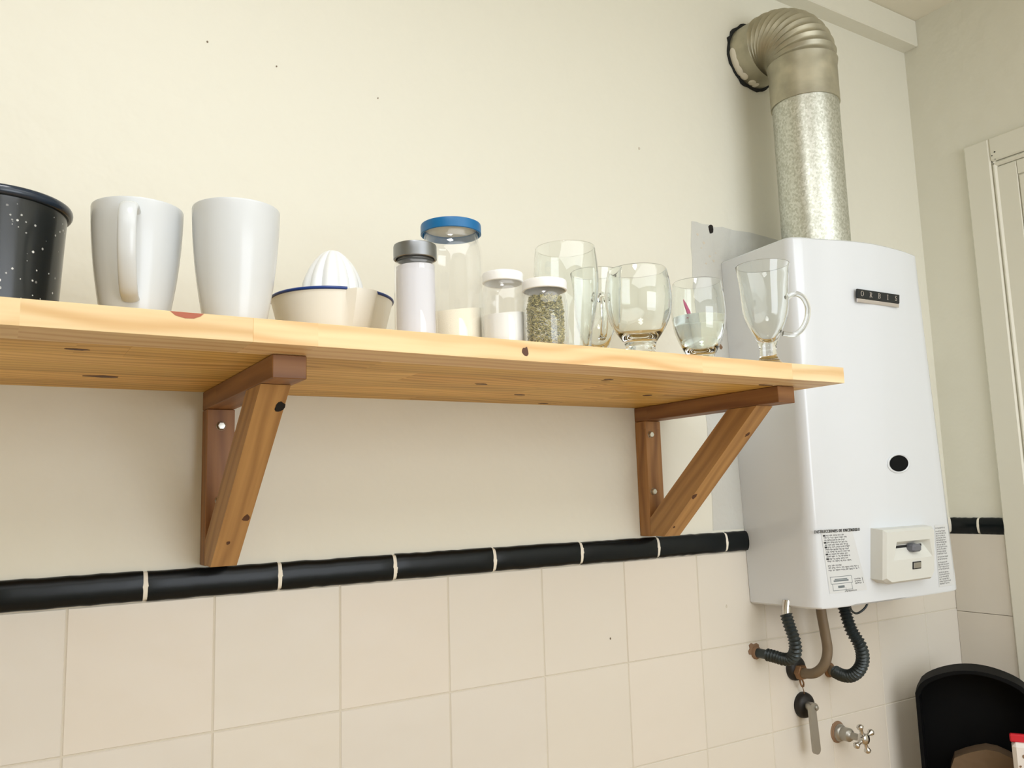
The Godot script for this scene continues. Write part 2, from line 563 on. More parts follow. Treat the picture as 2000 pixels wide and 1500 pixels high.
func room() -> void:
	# back wall: painted plaster above, grout bed with tiles below
	var g := Geo.new()
	g.box(Vector3((XL - 0.12 + XR + 0.12) * 0.5, (0.03 + CEIL) * 0.5, -0.06), Vector3(XR - XL + 0.24, CEIL - 0.03, 0.12), 0.0)
	var wb := struct("wall_back", g.mesh(), M.wall, "cream painted wall above the tiled splashback")
	g = Geo.new()
	g.box(Vector3((XL - 0.12 + XR + 0.12) * 0.5, (0.03 + FLOOR) * 0.5, -0.0609), Vector3(XR - XL + 0.24, 0.03 - FLOOR, 0.12), 0.0)
	put("grout_bed", g.mesh(), M.grout, wb)
	var full := slab(Vector3(-0.0753, -0.0753, -0.006), Vector3(0.0753, 0.0753, 0), 0.0009)
	var rng := RandomNumberGenerator.new()
	rng.seed = 12
	for r in 4:
		for k in range(-3, 11):
			var x0 := 0.152 * k
			var x1 := minf(x0 + 0.152, XR)
			var o: MeshInstance3D
			if x1 - x0 > 0.151:
				o = put("tile", full, M.tile[rng.randi() % 4], wb, Vector3(x0 + 0.076, -0.076 - 0.152 * r, rng.randf_range(-0.0002, 0.0002)))
			else:
				o = put("tile", slab(Vector3((x0 - x1) * 0.5 + 0.0007, -0.0753, -0.006), Vector3((x1 - x0) * 0.5, 0.0753, 0), 0.0009), M.tile[rng.randi() % 4], wb, Vector3((x0 + x1) * 0.5, -0.076 - 0.152 * r, 0))
			o.rotation = Vector3(rng.randf_range(-0.002, 0.002), rng.randf_range(-0.002, 0.002), 0)
	# the row of black bullnose tiles
	put("grout_strip", listel(XR - XL, 5, 0.0009, 0.0), M.white_grout, wb, Vector3((XL + XR) * 0.5, 0, 0))
	for k in range(-3, 11):
		var x0 := 0.0761 + 0.15 * (k - 1) + 0.0023
		var x1 := minf(x0 + 0.1454, XR - 0.001)
		put("black_tile", listel(x1 - x0, 40 + k), M.black_tile, wb, Vector3((x0 + x1) * 0.5, rng.randf_range(-0.0006, 0.0006), 0))
	# bare patch where an older heater hung, holes and stains
	var pp := PackedVector2Array()
	for q in [[0.9458, 0.5705], [0.958, 0.5712], [0.972, 0.569], [0.986, 0.5705], [1.003, 0.5675], [1.02, 0.571], [1.05, 0.569], [1.09, 0.571], [1.20, 0.565], [1.20, 0.037], [0.953, 0.037], [0.9555, 0.09], [0.9525, 0.15], [0.954, 0.21], [0.947, 0.30], [0.9435, 0.38], [0.940, 0.466], [0.9425, 0.50], [0.941, 0.5256], [0.944, 0.55]]:
		pp.append(Vector2(q[0], q[1]))
	g = Geo.new()
	g.prism(pp, -0.001, 0.0005)
	tag(put("bare_patch", g.mesh(), M.patch, wb), "grey unpainted patch beside the heater", "")
	put("drilled_hole", blob([], 0.992, 0.5634, 3, 0.0062, 9, 1.5, 0.0009), M.hole, wb)
	for q in [[0.9585, 0.548, 0.003], [0.972, 0.535, 0.0035], [0.985, 0.512, 0.003], [0.9935, 0.505, 0.003], [0.966, 0.525, 0.002], [1.0, 0.52, 0.002], [0.975, 0.498, 0.0025]]:
		put("paint_chip", blob([], q[0], q[1], int(q[0] * 9000), q[2], 8, 0.8, 0.0008), M.grout, wb)
	for q in [[0.1319, 0.6811, 0.0012], [0.219, 0.6707, 0.0009], [0.361, 0.6601, 0.0008], [0.8347, 0.6815, 0.002], [0.7278, -0.1125, 0.0012], [0.9737, -0.0878, 0.0022]]:
		put("dark_fleck", blob([], q[0], q[1], int(q[0] * 9000), q[2], 7, 1.3, 0.0009), M.grout if q[2] > 0.0015 else M.gas_pipe, wb)
	put("rust_stain", blob([], 0.9892, 0.3565, 8, 0.006, 9, 0.8, 0.0009), M.rust, wb)
	put("rust_stain", blob([], 0.9975, 0.351, 9, 0.0045, 9, 1.0, 0.0009), M.rust, wb)
	put("rust_stain", blob([], 1.030, -0.163, 10, 0.013, 13, 0.8, 0.0009), M.rust, wb)
	# right wall
	g = Geo.new()
	g.box(Vector3(XR + 0.06, (CEIL + 0.03) * 0.5, BACKZ * 0.5), Vector3(0.12, CEIL - 0.03, BACKZ + 0.24), 0.0)
	var wr := struct("wall_right", g.mesh(), M.wall, "cream painted side wall at the right")
	g = Geo.new()
	g.box(Vector3(XR + 0.0613, (0.03 + FLOOR) * 0.5, BACKZ * 0.5), Vector3(0.12, 0.03 - FLOOR, BACKZ + 0.24), 0.0)
	put("grout_bed", g.mesh(), M.grout, wr)
	for r in 4:
		var o := put("tile", slab(Vector3(-0.006, -0.0781, 0.0002), Vector3(0, 0.0781, 0.112), 0.0008), M.tile[r], wr, Vector3(XR, -0.0785 - 0.157 * r, 0))
		o.rotation.z = rng.randf_range(-0.001, 0.001)
	for q in [[0.001, 0.0608], [0.0655, 0.1205]]:
		var o := put("black_tile", listel(q[1] - q[0], 71 + int(q[0] * 100)), M.black_tile, wr, Vector3(XR, -0.001, (q[0] + q[1]) * 0.5))
		o.rotation.y = -PI / 2
	var gs := put("grout_strip", listel(0.119, 6, 0.0009, 0.0), M.white_grout, wr, Vector3(XR, -0.001, 0.06))
	gs.rotation.y = -PI / 2
	for q in [[0.765, 0.176, 0.0017], [0.759, 0.170, 0.0012], [0.75, 0.1755, 0.001]]:
		var o := put("nail_hole", blob([], 0, 0, 4, q[2], 8), M.hole, wr, Vector3(XR - 0.0102, q[0], q[1]))
		o.rotation.y = -PI / 2
	# door casing and door on the right wall
	g = Geo.new()
	g.box(Vector3(XR - 0.002, (0.798 + FLOOR) * 0.5, 0.139), Vector3(0.016, 0.798 - FLOOR, 0.052), 0.003)
	g.box(Vector3(XR - 0.002, 0.773, 0.60), Vector3(0.016, 0.05, 0.87), 0.003)
	g.box(Vector3(XR - 0.005, (0.798 + FLOOR) * 0.5, 1.061), Vector3(0.016, 0.798 - FLOOR, 0.052), 0.003)
	var casing := struct("trim_2", g.mesh(), M.trim, "cream door casing on the right wall")
	g = Geo.new()
	g.box(Vector3(XR - 0.002, (0.75 + FLOOR) * 0.5, 0.170), Vector3(0.012, 0.75 - FLOOR, 0.010), 0.004)
	g.box(Vector3(XR - 0.002, 0.742, 0.60), Vector3(0.012, 0.010, 0.87), 0.004)
	put("door_stop", g.mesh(), M.trim, casing)
	var door := Node3D.new()
	door.name = "door_1"
	add_child(door)
	tag(door, "cream panelled door at the right edge", "", "", "structure")
	g = Geo.new()
	g.box(Vector3(XR - 0.0005, (0.735 + FLOOR) * 0.5, 0.1925), Vector3(0.008, 0.735 - FLOOR, 0.0375), 0.001)
	put("door_stile", g.mesh(), M.trim, door)
	g = Geo.new()
	g.box(Vector3(XR - 0.0005, 0.721, 0.62), Vector3(0.008, 0.028, 0.816), 0.001)
	put("door_rail", g.mesh(), M.trim, door)
	g = Geo.new()
	g.box(Vector3(XR - 0.0005, (0.706 + FLOOR) * 0.5, 0.62), Vector3(0.007, 0.704 - FLOOR, 0.8145), 0.002)
	put("door_panel", g.mesh(), M.trim, door)
	# shallow beam along the top of the back wall
	g = Geo.new()
	g.box(Vector3((XL + XR) * 0.5, (1.066 + CEIL) * 0.5, 0.016), Vector3(XR - XL, CEIL - 1.066, 0.036), 0.002)
	struct("trim_1", g.mesh(), M.wall, "shallow painted beam under the ceiling")
	# the rest of the room, behind the camera
	struct("ceiling", slab(Vector3(XL - 0.12, CEIL, -0.12), Vector3(XR + 0.12, CEIL + 0.1, BACKZ + 0.12)), M.ceiling)
	struct("floor", slab(Vector3(XL - 0.12, FLOOR - 0.1, -0.12), Vector3(XR + 0.12, FLOOR, BACKZ + 0.12)), M.floor)
	struct("wall_left", slab(Vector3(XL - 0.12, FLOOR, -0.12), Vector3(XL, CEIL, BACKZ + 0.12)), M.wall_plain)
	var wx0 := 0.15
	var wx1 := 1.55
	var wy0 := -0.4
	var wy1 := 0.8
	g = Geo.new()
	g.box(Vector3((XL + wx0) * 0.5, (FLOOR + CEIL) * 0.5, BACKZ + 0.06), Vector3(wx0 - XL, CEIL - FLOOR, 0.12), 0.0)
	g.box(Vector3((XR + wx1) * 0.5, (FLOOR + CEIL) * 0.5, BACKZ + 0.06), Vector3(XR - wx1, CEIL - FLOOR, 0.12), 0.0)
	g.box(Vector3((wx0 + wx1) * 0.5, (wy1 + CEIL) * 0.5, BACKZ + 0.06), Vector3(wx1 - wx0, CEIL - wy1, 0.12), 0.0)
	g.box(Vector3((wx0 + wx1) * 0.5, (FLOOR + wy0) * 0.5, BACKZ + 0.06), Vector3(wx1 - wx0, wy0 - FLOOR, 0.12), 0.0)
	struct("wall_front", g.mesh(), M.wall_plain)
	var win := Node3D.new()  # unseen window, added to go with the fill light
	win.name = "added_window_1"
	add_child(win)
	tag(win, "unseen window added behind the camera for fill light", "", "", "structure")
	g = Geo.new()
	for x in [wx0 + 0.025, (wx0 + wx1) * 0.5, wx1 - 0.025]:
		g.box(Vector3(x, 0.2, BACKZ + 0.06), Vector3(0.05, 1.2, 0.06), 0.003)
	for y in [wy0 + 0.025, wy1 - 0.025]:
		g.box(Vector3((wx0 + wx1) * 0.5, y, BACKZ + 0.06), Vector3(wx1 - wx0, 0.05, 0.06), 0.003)
	put("added_window_frame", g.mesh(), M.trim, win)
	var pane := mat(Color(0.95, 1, 1, 0.03), 0.0)
	pane.transparency = BaseMaterial3D.TRANSPARENCY_ALPHA
	for x in [wx0 + 0.3625, wx1 - 0.3625]:
		put("pane", slab(Vector3(-0.3125, -0.55, -0.002), Vector3(0.3125, 0.55, 0.002)), pane, win, Vector3(x, 0.2, BACKZ + 0.06))

func shelf() -> void:
	var t := thing("pine_shelf", "long pale pine wall shelf carrying mugs, jars and glasses", "shelf", Vector3(0, UNDER, 0))
	var rng := RandomNumberGenerator.new()
	rng.seed = 3
	var h := SHELF - UNDER
	var staves := 6
	var d := FRONT / staves
	var joints := [[0.40], [-0.2, 0.53], [0.15, 0.66], [-0.35, 0.31], [0.02, 0.58], [-0.4, 0.1051, 0.7682]]
	for i in staves:
		var cuts: Array = [-1.25] + joints[i] + [0.868]
		for k in cuts.size() - 1:
			var x0: float = cuts[k]
			var x1: float = cuts[k + 1]
			var g := Geo.new()
			g.box(Vector3((x0 + x1) * 0.5, h * 0.5, (i + 0.5) * d), Vector3(x1 - x0 - 0.00005, h, d - 0.00005), 0.0002, 2.2, Vector2(rng.randf() * 3.0, rng.randf()))
			put("board", g.mesh(), M.lit_edge_pine[k % 3] if i == staves - 1 else M.pine[(i * 3 + k * 2 + 1) % 4], t)
	# knots on the underside (x, z, length, width), then on the front edge
	for q in [[-0.0186, 0.2525, 0.010, 0.005], [0.0167, 0.0969, 0.018, 0.007], [0.4164, 0.1738, 0.008, 0.004], [0.5403, 0.2592, 0.007, 0.004], [0.545, 0.248, 0.006, 0.002], [0.6091, 0.0166, 0.009, 0.006], [0.5186, 0.097, 0.010, 0.004], [0.7763, 0.2877, 0.014, 0.004], [0.697, 0.148, 0.007, 0.006]]:
		var o := put("knot", blob([], 0, 0, int(q[0] * 999.0) + 2000, q[2], 12, q[3] / q[2], 0.0003), M.knot, t, Vector3(q[0], 0, q[1]))
		o.rotation.x = PI / 2
	put("knot", blob([], 0, 0, 77, 0.0042, 11, 1.1, 0.0003), M.knot, t, Vector3(0.3735, 0.2473 - UNDER, FRONT))
	var g2 := Geo.new()
	var poly := PackedVector2Array()
	for q in [[0.040, 0.0203], [0.044, 0.0172], [0.051, 0.0155], [0.058, 0.0158], [0.063, 0.018], [0.0655, 0.0203]]:
		poly.append(Vector2(q[0], q[1]))
	g2.prism(poly, -0.0005, 0.0003)
	put("knot", g2.mesh(), M.red_knot, t, Vector3(0, 0, FRONT))

func bar(a: Vector3, b: Vector3, w: float, th: float, uvo: Vector2) -> Geo:
	# squared timber from a to b, w wide along x, grain along its length
	var g := Geo.new()
	var along := (b - a).normalized()
	var x := Vector3(1, 0, 0)
	var n := along.cross(x).normalized()
	g.xf = Transform3D(Basis(along, n, along.cross(n)), (a + b) * 0.5)
	g.box(Vector3.ZERO, Vector3((b - a).length(), th, w), 0.0008, 2.6, uvo)
	return g

func brackets() -> void:
	var t := bracket("reddish wooden triangular bracket under the shelf below the two white mugs")
	t.position = Vector3(0.1505, 0, 0)
	t = bracket("reddish wooden triangular bracket under the shelf's right end next to the white water heater")
	t.position = Vector3(0.8115, 0, 0)

func bracket(label: String) -> Node3D:
	var first := label.contains("mugs")
	var t := thing("shelf_bracket", label, "bracket", Vector3.ZERO, "wooden shelf brackets")
	var w := 0.0315
	var bw0 := -w * 0.5
	var bw1 := -w * 0.5 + (0.0284 if first else w)
	var y1 := UNDER - 0.0222
	# arm along z
	var g := Geo.new()
	g.xf = Transform3D(Basis(Vector3(0, 0, 1), Vector3(0, 1, 0), Vector3(-1, 0, 0)), Vector3(0, (UNDER - 0.0003 + y1) * 0.5, 0.1455))
	g.box(Vector3.ZERO, Vector3(0.291, UNDER - y1 - 0.0004, w), 0.0008, 2.6, Vector2(0.2 if first else 1.3, 0.1))
	put("arm", g.mesh(), M.hard[1], t)
	# post on the wall
	g = bar(Vector3(0, 0.036, 0.0125), Vector3(0, y1 - 0.0004, 0.0125), w, 0.025, Vector2(0.5 if first else 1.8, 0.45))
	put("post", g.mesh(), M.hard[1] if first else M.hard[0], t)
	# slanting brace, cut level at the top and upright at the foot
	g = Geo.new()
	var prof := PackedVector2Array()
	for q in [[0.0255, 0.037], [0.0555, 0.0365], [0.2530, y1 - 0.0004], [0.2000, y1 - 0.0004], [0.0255, 0.0640]]:
		prof.append(Vector2(q[0], q[1]))
	var dir := (prof[2] - prof[1]).normalized()
	var nrm := Vector2(-dir.y, dir.x)
	var off := Vector2(0.9 if first else 2.1, 0.7)
	var a: Array = []
	var b: Array = []
	for q in prof:
		a.append(Vector3(bw0, q.y, q.x))
		b.append(Vector3(bw1, q.y, q.x))
	var uv: Array = []
	for q in prof:
		uv.append(Vector2(q.dot(dir), q.dot(nrm)) * 2.6 + off)
	for i in range(1, 4):
		g.tri(a[0], a[i], a[i + 1], uv[0], uv[i], uv[i + 1])
		g.tri(b[0], b[i + 1], b[i], uv[0], uv[i + 1], uv[i])
	for i in 5:
		var k := (i + 1) % 5
		var shift := Vector2(0, w * 2.6)
		g.quad(a[i], b[i], b[k], a[k], uv[i], uv[i] + shift, uv[k] + shift, uv[k])
	var gm := fixed(g, Vector3(0, 0.12, 0.12))
	put("brace", gm.mesh(20), M.hard[2], t)
	# coach bolts in the post, a sunk screw and knots in the brace
	for y in ([0.1954, 0.109] if first else [0.1934, 0.1045]):
		g = Geo.new()
		g.xf = Transform3D(Basis(Vector3(1, 0, 0), Vector3(0, 0, 1), Vector3(0, -1, 0)), Vector3(0.0 if first else -0.006, y, 0.0252))
		g.lathe(v2s([0.0055, -0.001, 0.0055, 0.0004, 0.0052, 0.0006]), 20)
		g.lathe(v2s([0.0048, 0.0, 0.0048, 0.003, 0.004, 0.0042, 0, 0.0045]), 6)
		put("bolt", g.mesh(), M.bolt, t)
	var slope := Basis(Vector3(1, 0, 0), Vector3(0, dir.y, dir.x).normalized(), Vector3(0, -dir.x, dir.y).normalized())
	for q in ([[0.008, 0.895, 0.0050], [0.0075, 0.30, 0.004], [-0.004, 0.15, 0.002]] if first else [[0.006, 0.80, 0.0035], [-0.012, 0.33, 0.0045], [-0.009, 0.08, 0.002]]):
		var at := prof[1].lerp(prof[2], q[1])
		var o := put("screw_hole" if q[2] == 0.005 else "knot", blob([], 0, 0, int(q[1] * 1000), q[2], 12, 1.3, 0.0003), M.black_hole if q[2] == 0.005 else M.knot, t)
		o.transform = Transform3D(slope, Vector3(q[0], at.y, at.x))
	return t

func fixed(g: Geo, o: Vector3) -> Geo:
	# turns every triangle of a convex body away from o
	for i in range(0, g.p.size(), 3):
		var n := (g.p[i + 1] - g.p[i]).cross(g.p[i + 2] - g.p[i])
		if n.dot(g.p[i] - o) < 0.0:
			var q := g.p[i + 1]; g.p[i + 1] = g.p[i + 2]; g.p[i + 2] = q
			var u := g.u[i + 1]; g.u[i + 1] = g.u[i + 2]; g.u[i + 2] = u
	return g

func turned(prof: Array, seg := 56, angle := 32.0) -> Mesh:
	var g := Geo.new()
	g.lathe(prof, seg)
	return g.mesh(angle)

func mug(label: String, where: Vector3, hgt: float, handle_turn: float) -> Node3D:
	var t := thing("mug", label, "mug", where, "white mugs")
	var k := hgt / 0.1157
	var outer := smooth_prof(v2s([0.0250, 0.001, 0.0277, 0.012 * k, 0.0307, 0.0267 * k, 0.0351, 0.0562 * k, 0.0377, 0.0835 * k, 0.0388, 0.105 * k, 0.039, 0.1147 * k]), 5)
	var prof: Array = [Vector2(0, 0.001), Vector2(0.0238, 0.001), Vector2(0.0244, 0.0)] + outer
	prof += v2s([0.0388, hgt - 0.0002, 0.0380, hgt, 0.0368, hgt - 0.0006])
	for i in range(outer.size() - 1, 3, -3):
		prof.append(Vector2(outer[i].x - 0.0027, outer[i].y - 0.002))
	prof += v2s([0.020, 0.007, 0, 0.006])
	put("cup", turned(prof, 64, 40), M.china, t)
	# ear handle: a flat strap
	var pts := [Vector3(0.035, hgt * 0.875, 0), Vector3(0.047, hgt * 0.895, 0), Vector3(0.057, hgt * 0.87, 0), Vector3(0.0625, hgt * 0.79, 0), Vector3(0.0635, hgt * 0.66, 0), Vector3(0.060, hgt * 0.50, 0), Vector3(0.052, hgt * 0.355, 0), Vector3(0.042, hgt * 0.255, 0), Vector3(0.030, hgt * 0.225, 0)]
	var g := Geo.new()
	g.tube(smooth_path(pts, 6), [0.0036], 24, 2.05)
	var o := put("handle", g.mesh(50), M.china, t)
	o.rotation.y = handle_turn
	return t

func crockery() -> void:
	# speckled pot at the left end
	var t := thing("enamel_pot", "black enamel pot with white speckles and a rolled rim at the shelf's left end", "pot", Vector3(-0.0818, SHELF, 0.18))
	var im := Image.create(1024, 512, false, Image.FORMAT_RGB8)
	im.fill(Color(0.10, 0.115, 0.12))
	var rng := RandomNumberGenerator.new()
	rng.seed = 5
	for i in 260:
		var c := Vector2(rng.randf() * 1024.0, rng.randf_range(20, 480))
		var r := rng.randf_range(1.4, 4.6) * sqrt(rng.randf_range(0.3, 1.0))
		var bright := rng.randf_range(0.45, 0.9)
		for y in range(int(c.y - r * 1.6) - 1, int(c.y + r * 1.6) + 2):
			for x in range(int(c.x - r) - 1, int(c.x + r) + 2):
				if Vector2((x - c.x), (y - c.y) * 0.65).length() < r and y >= 0 and y < 512:
					im.set_pixel(posmod(x, 1024), y, Color(bright, bright, bright * 0.97))
	var speck := mat(Color(1, 1, 1), 0.2)
	speck.albedo_texture = ImageTexture.create_from_image(im)
	put("body", turned(smooth_prof(v2s([0.0475, 0.0, 0.0505, 0.004, 0.0518, 0.02, 0.0531, 0.045, 0.0549, 0.08, 0.0564, 0.105, 0.0570, 0.112]), 4), 72), speck, t)
	var dark := mat(Color(0.11, 0.16, 0.22), 0.2)
	put("base", turned(v2s([0, 0.0004, 0.047, 0.0004, 0.047, 0.001]), 48), dark, t)
	var rim: Array = [Vector2(0.0568, 0.1115)]
	for i in 11:
		var a := -2.2 + 4.4 * i / 10.0
		rim.append(Vector2(0.0582 + 0.0030 * cos(a), 0.1145 + 0.0045 * sin(a)))
	rim += v2s([0.0556, 0.112, 0.0538, 0.08, 0.0506, 0.02, 0.045, 0.004, 0, 0.003])
	put("rim", turned(rim, 72, 45), dark, t)
	# mugs; the first one's handle points at the camera
	mug("white tapered mug with its ear handle turned to the front", Vector3(0.0288, SHELF, 0.227), 0.1157, 0.0)
	var m1: Node3D = get_node("mug")
	m1.rotation.y = atan2(-(1.0334 - 0.227), -0.0747 - 0.0288) - 0.13
	mug("plain white tapered mug with no handle in sight, next to the citrus juicer", Vector3(0.1085, SHELF, 0.262), 0.1165, 1.337)
	# citrus juicer
	t = thing("citrus_juicer", "cream citrus juicer with a blue rim, pouring lip and fluted white cone", "juicer", Vector3(0.2303, SHELF, 0.18))
	var lip_at := atan2(1.0334 - 0.18, -0.0747 - 0.2303) - 0.50   # angle of the pouring lip round the bowl
	var g := Geo.new()
	var seg := 96
	var outer := [Vector2(0.046, 0.0), Vector2(0.049, 0.0015), Vector2(0.0525, 0.012), Vector2(0.0575, 0.032), Vector2(0.0625, 0.052), Vector2(0.0645, 0.0592)]
	var inner := [Vector2(0.0625, 0.0592), Vector2(0.060, 0.050), Vector2(0.052, 0.02), Vector2(0.045, 0.008)]
	var whole: Array = [Vector2(0.0, 0.0)] + outer + inner + [Vector2(0, 0.007)]
	for i in whole.size() - 1:
		for k in seg:
			var c: Array = []
			for q in [[i, k], [i + 1, k], [i + 1, k + 1], [i, k + 1]]:
				var pr: Vector2 = whole[q[0]]
				var a: float = TAU * q[1] / seg
				var away := absf(angle_difference(a, lip_at))
				var push := 0.0085 * smoothstep(0.30, 0.14, away) * clampf(pr.y / 0.045, 0.0, 1.0)
				var rr := pr.x + (push if pr.x > 0.02 else 0.0)
				c.append(Vector3(cos(a) * rr, pr.y, sin(a) * rr))
			g.tri(c[0], c[1], c[2])
			g.tri(c[0], c[2], c[3])
	put("bowl", g.mesh(35), M.plastic_cream, t)
	# blue rim round all but the lip
	var pts: Array = []
	for k in 91:
		var a := lip_at + 0.27 + (TAU - 0.54) * k / 90.0
		pts.append(Vector3(cos(a) * 0.0642, 0.0598, sin(a) * 0.0642))
	g = Geo.new()
	g.tube(pts, [0.0017], 10, 1.0, Vector3.UP)
	put("rim", g.mesh(50), M.plastic_blue, t)
	# reamer: base disc and a fluted cone
	g = Geo.new()
	g.lathe(v2s([0, 0.056, 0.060, 0.056, 0.0605, 0.0585, 0.034, 0.060, 0, 0.060]), 64)
	put("reamer_plate", g.mesh(), M.plastic_white, t)
	g = Geo.new()
	var cone := smooth_prof(v2s([0.0350, 0.059, 0.0335, 0.071, 0.0308, 0.0835, 0.0236, 0.0985, 0.0138, 0.1105, 0.0065, 0.1155, 0.0, 0.117]), 4)
	seg = 120
	for i in cone.size() - 1:
		for k in seg:
			var c: Array = []
			for q in [[i, k], [i + 1, k], [i + 1, k + 1], [i, k + 1]]:
				var pr: Vector2 = cone[q[0]]
				var a: float = TAU * q[1] / seg
				var flute := pow(absf(cos(a * 6.0 + 0.4)), 0.6)
				var rr := pr.x * (0.84 + 0.16 * flute)
				c.append(Vector3(cos(a) * rr, pr.y, sin(a) * rr))
			g.tri(c[0], c[1], c[2])
			g.tri(c[0], c[2], c[3])
	put("reamer_cone", g.mesh(28), M.plastic_white, t)

func vessel(outer: Array, wall: float, floor_y: float, rim_round := 0.0009) -> Array:
	# closed profile of a glass vessel: outside up, round the rim, inside down
	var prof: Array = [Vector2(0, outer[0].y + 0.0012), Vector2(outer[0].x * 0.8, outer[0].y + 0.0008)]
	prof += outer
	var top: Vector2 = outer[-1]
	prof.append(Vector2(top.x - wall * 0.25, top.y + rim_round))
	prof.append(Vector2(top.x - wall * 0.75, top.y + rim_round))
	for i in range(outer.size() - 1, 0, -1):
		var q: Vector2 = outer[i]
		if q.y <= floor_y + 0.002:
			break
		prof.append(Vector2(maxf(q.x - wall, 0.001), q.y))
	var last: Vector2 = prof[-1]
	prof.append(Vector2(last.x * 0.82, lerpf(floor_y, last.y, 0.25)))
	prof.append(Vector2(last.x * 0.5, floor_y + 0.0004))
	prof.append(Vector2(0, floor_y))
	return prof

func lid(r: float, y0: float, y1: float, knurl := 0, ridge := 0.0) -> Mesh:
	var g := Geo.new()
	g.lathe(v2s([r - 0.0022, y0 + 0.0005, r - 0.001, y0, r, y0 + 0.0006, r + ridge, y0 + 0.0016, r + ridge * 0.3, (y0 + y1) * 0.5, r + ridge, y1 - 0.0022, r - 0.0004, y1 - 0.0006, r - 0.0016, y1, 0, y1 + 0.0003]), 64)
	g.lathe(v2s([0, y1 - 0.0016, r - 0.0022, y1 - 0.0016, r - 0.0022, y0 + 0.0005]), 64)
	return g.mesh(35)

func heap(r_at: Callable, y0: float, level: float, tilt: float, turn: float, seg := 40) -> Mesh:
	# granular filling: walls follow the jar, top slants
	var g := Geo.new()
	var rings := 7
	var pts: Array = []
	for j in rings + 1:
		var ring: Array = []
		for k in seg:
			var a := TAU * k / seg
			var top := level + tilt * cos(a - turn)
			var y := lerpf(y0, top, float(j) / rings)
			var r: float = r_at.call(y)
			ring.append(Vector3(cos(a) * r, y, sin(a) * r))
		pts.append(ring)
	for j in rings:
		for k in seg:
			var m := (k + 1) % seg
			g.quad(pts[j][k], pts[j + 1][k], pts[j + 1][m], pts[j][m])
	for k in seg:
		var m := (k + 1) % seg
		g.tri(Vector3(0, y0, 0), pts[0][k], pts[0][m])
		g.tri(Vector3(0, level + 0.002, 0), pts[rings][m], pts[rings][k])
	return g.mesh(40)

func jars() -> void:
	# slim shaker of salt
	var at := Vector3(0.2773, SHELF, 0.29)
	var t := thing("glass_shaker", "slim glass shaker with a brushed metal lid, in front of the blue-lidded jar", "shaker", at)
	put("glass", turned(vessel(v2s([0.0195, 0.0, 0.0208, 0.0006, 0.0211, 0.002, 0.0211, 0.076, 0.0205, 0.0795, 0.0185, 0.0815, 0.0180, 0.0900]), 0.0016, 0.005), 64), M.thin_glass, t)
	put("lid", lid(0.0217, 0.0835, 0.0985), M.steel, t)
	tag(put("salt", heap(func(_y): return 0.0192, 0.0068, 0.0765, 0.001, 0.0), M.salt, null, at), "white salt filling the slim shaker under the metal lid", "salt", "", "stuff")
	# tall jar with the blue lid
	at = Vector3(0.3501, SHELF, 0.23)
	t = thing("storage_jar", "tall glass jar with a bright blue lid and little left inside", "jar", at, "glass jars")
	var body := smooth_prof(v2s([0.0315, 0.0, 0.0338, 0.0022, 0.0345, 0.006, 0.0345, 0.05, 0.0345, 0.098, 0.0343, 0.112, 0.0332, 0.121, 0.0308, 0.1275, 0.0302, 0.131, 0.0302, 0.141]), 3)
	put("glass", turned(vessel(body, 0.002, 0.006), 72), M.thin_glass, t)
	put("lid", lid(0.0338, 0.1365, 0.1482), M.lid_blue, t)
	put("liner", turned(v2s([0, 0.1440, 0.0300, 0.1440, 0.0300, 0.1450, 0, 0.1450]), 48), M.liner, t)
	tag(put("sugar", heap(func(y): return 0.0318 if y > 0.01 else 0.029, 0.0085, 0.0505, 0.006, -0.55), M.sugar, null, at), "pale sugar slanting at the bottom of the blue-lidded jar", "sugar", "", "stuff")
	# two small jars with white lids
	at = Vector3(0.3916, SHELF, 0.27)
	t = small_jar("small glass jar with a white lid, half full of white powder", at, 1.0)
	tag(put("powder", heap(func(y): return 0.0217 if y > 0.009 else 0.0195, 0.0065, 0.0425, 0.003, -0.5), M.powder, null, at), "white powder in the small jar left of the herb jar", "powder", "", "stuff")
	at = Vector3(0.426, SHELF, 0.3)
	t = small_jar("small glass jar with a white lid, full of dried green herb", at, 0.965)
	herb(at)

func small_jar(label: String, at: Vector3, k: float) -> Node3D:
	var t := thing("storage_jar", label, "jar", at, "glass jars")
	var h := 0.0877 if k == 1.0 else 0.0757
	var body := smooth_prof(v2s([0.0215, 0.0, 0.0235, 0.0018, 0.0242, 0.005, 0.0245, 0.02, 0.0245, h * 0.55, 0.024, h * 0.68, 0.0222, h * 0.79, 0.0207, h * 0.84, 0.0205, h - 0.003]), 4)
	put("glass", turned(vessel(body, 0.0016, 0.0045), 64), M.thin_glass, t)
	put("lid", lid(0.0222 if k == 1.0 else 0.0241, h - 0.0112, h, 0, 0.0003), M.lid_white, t)
	return t

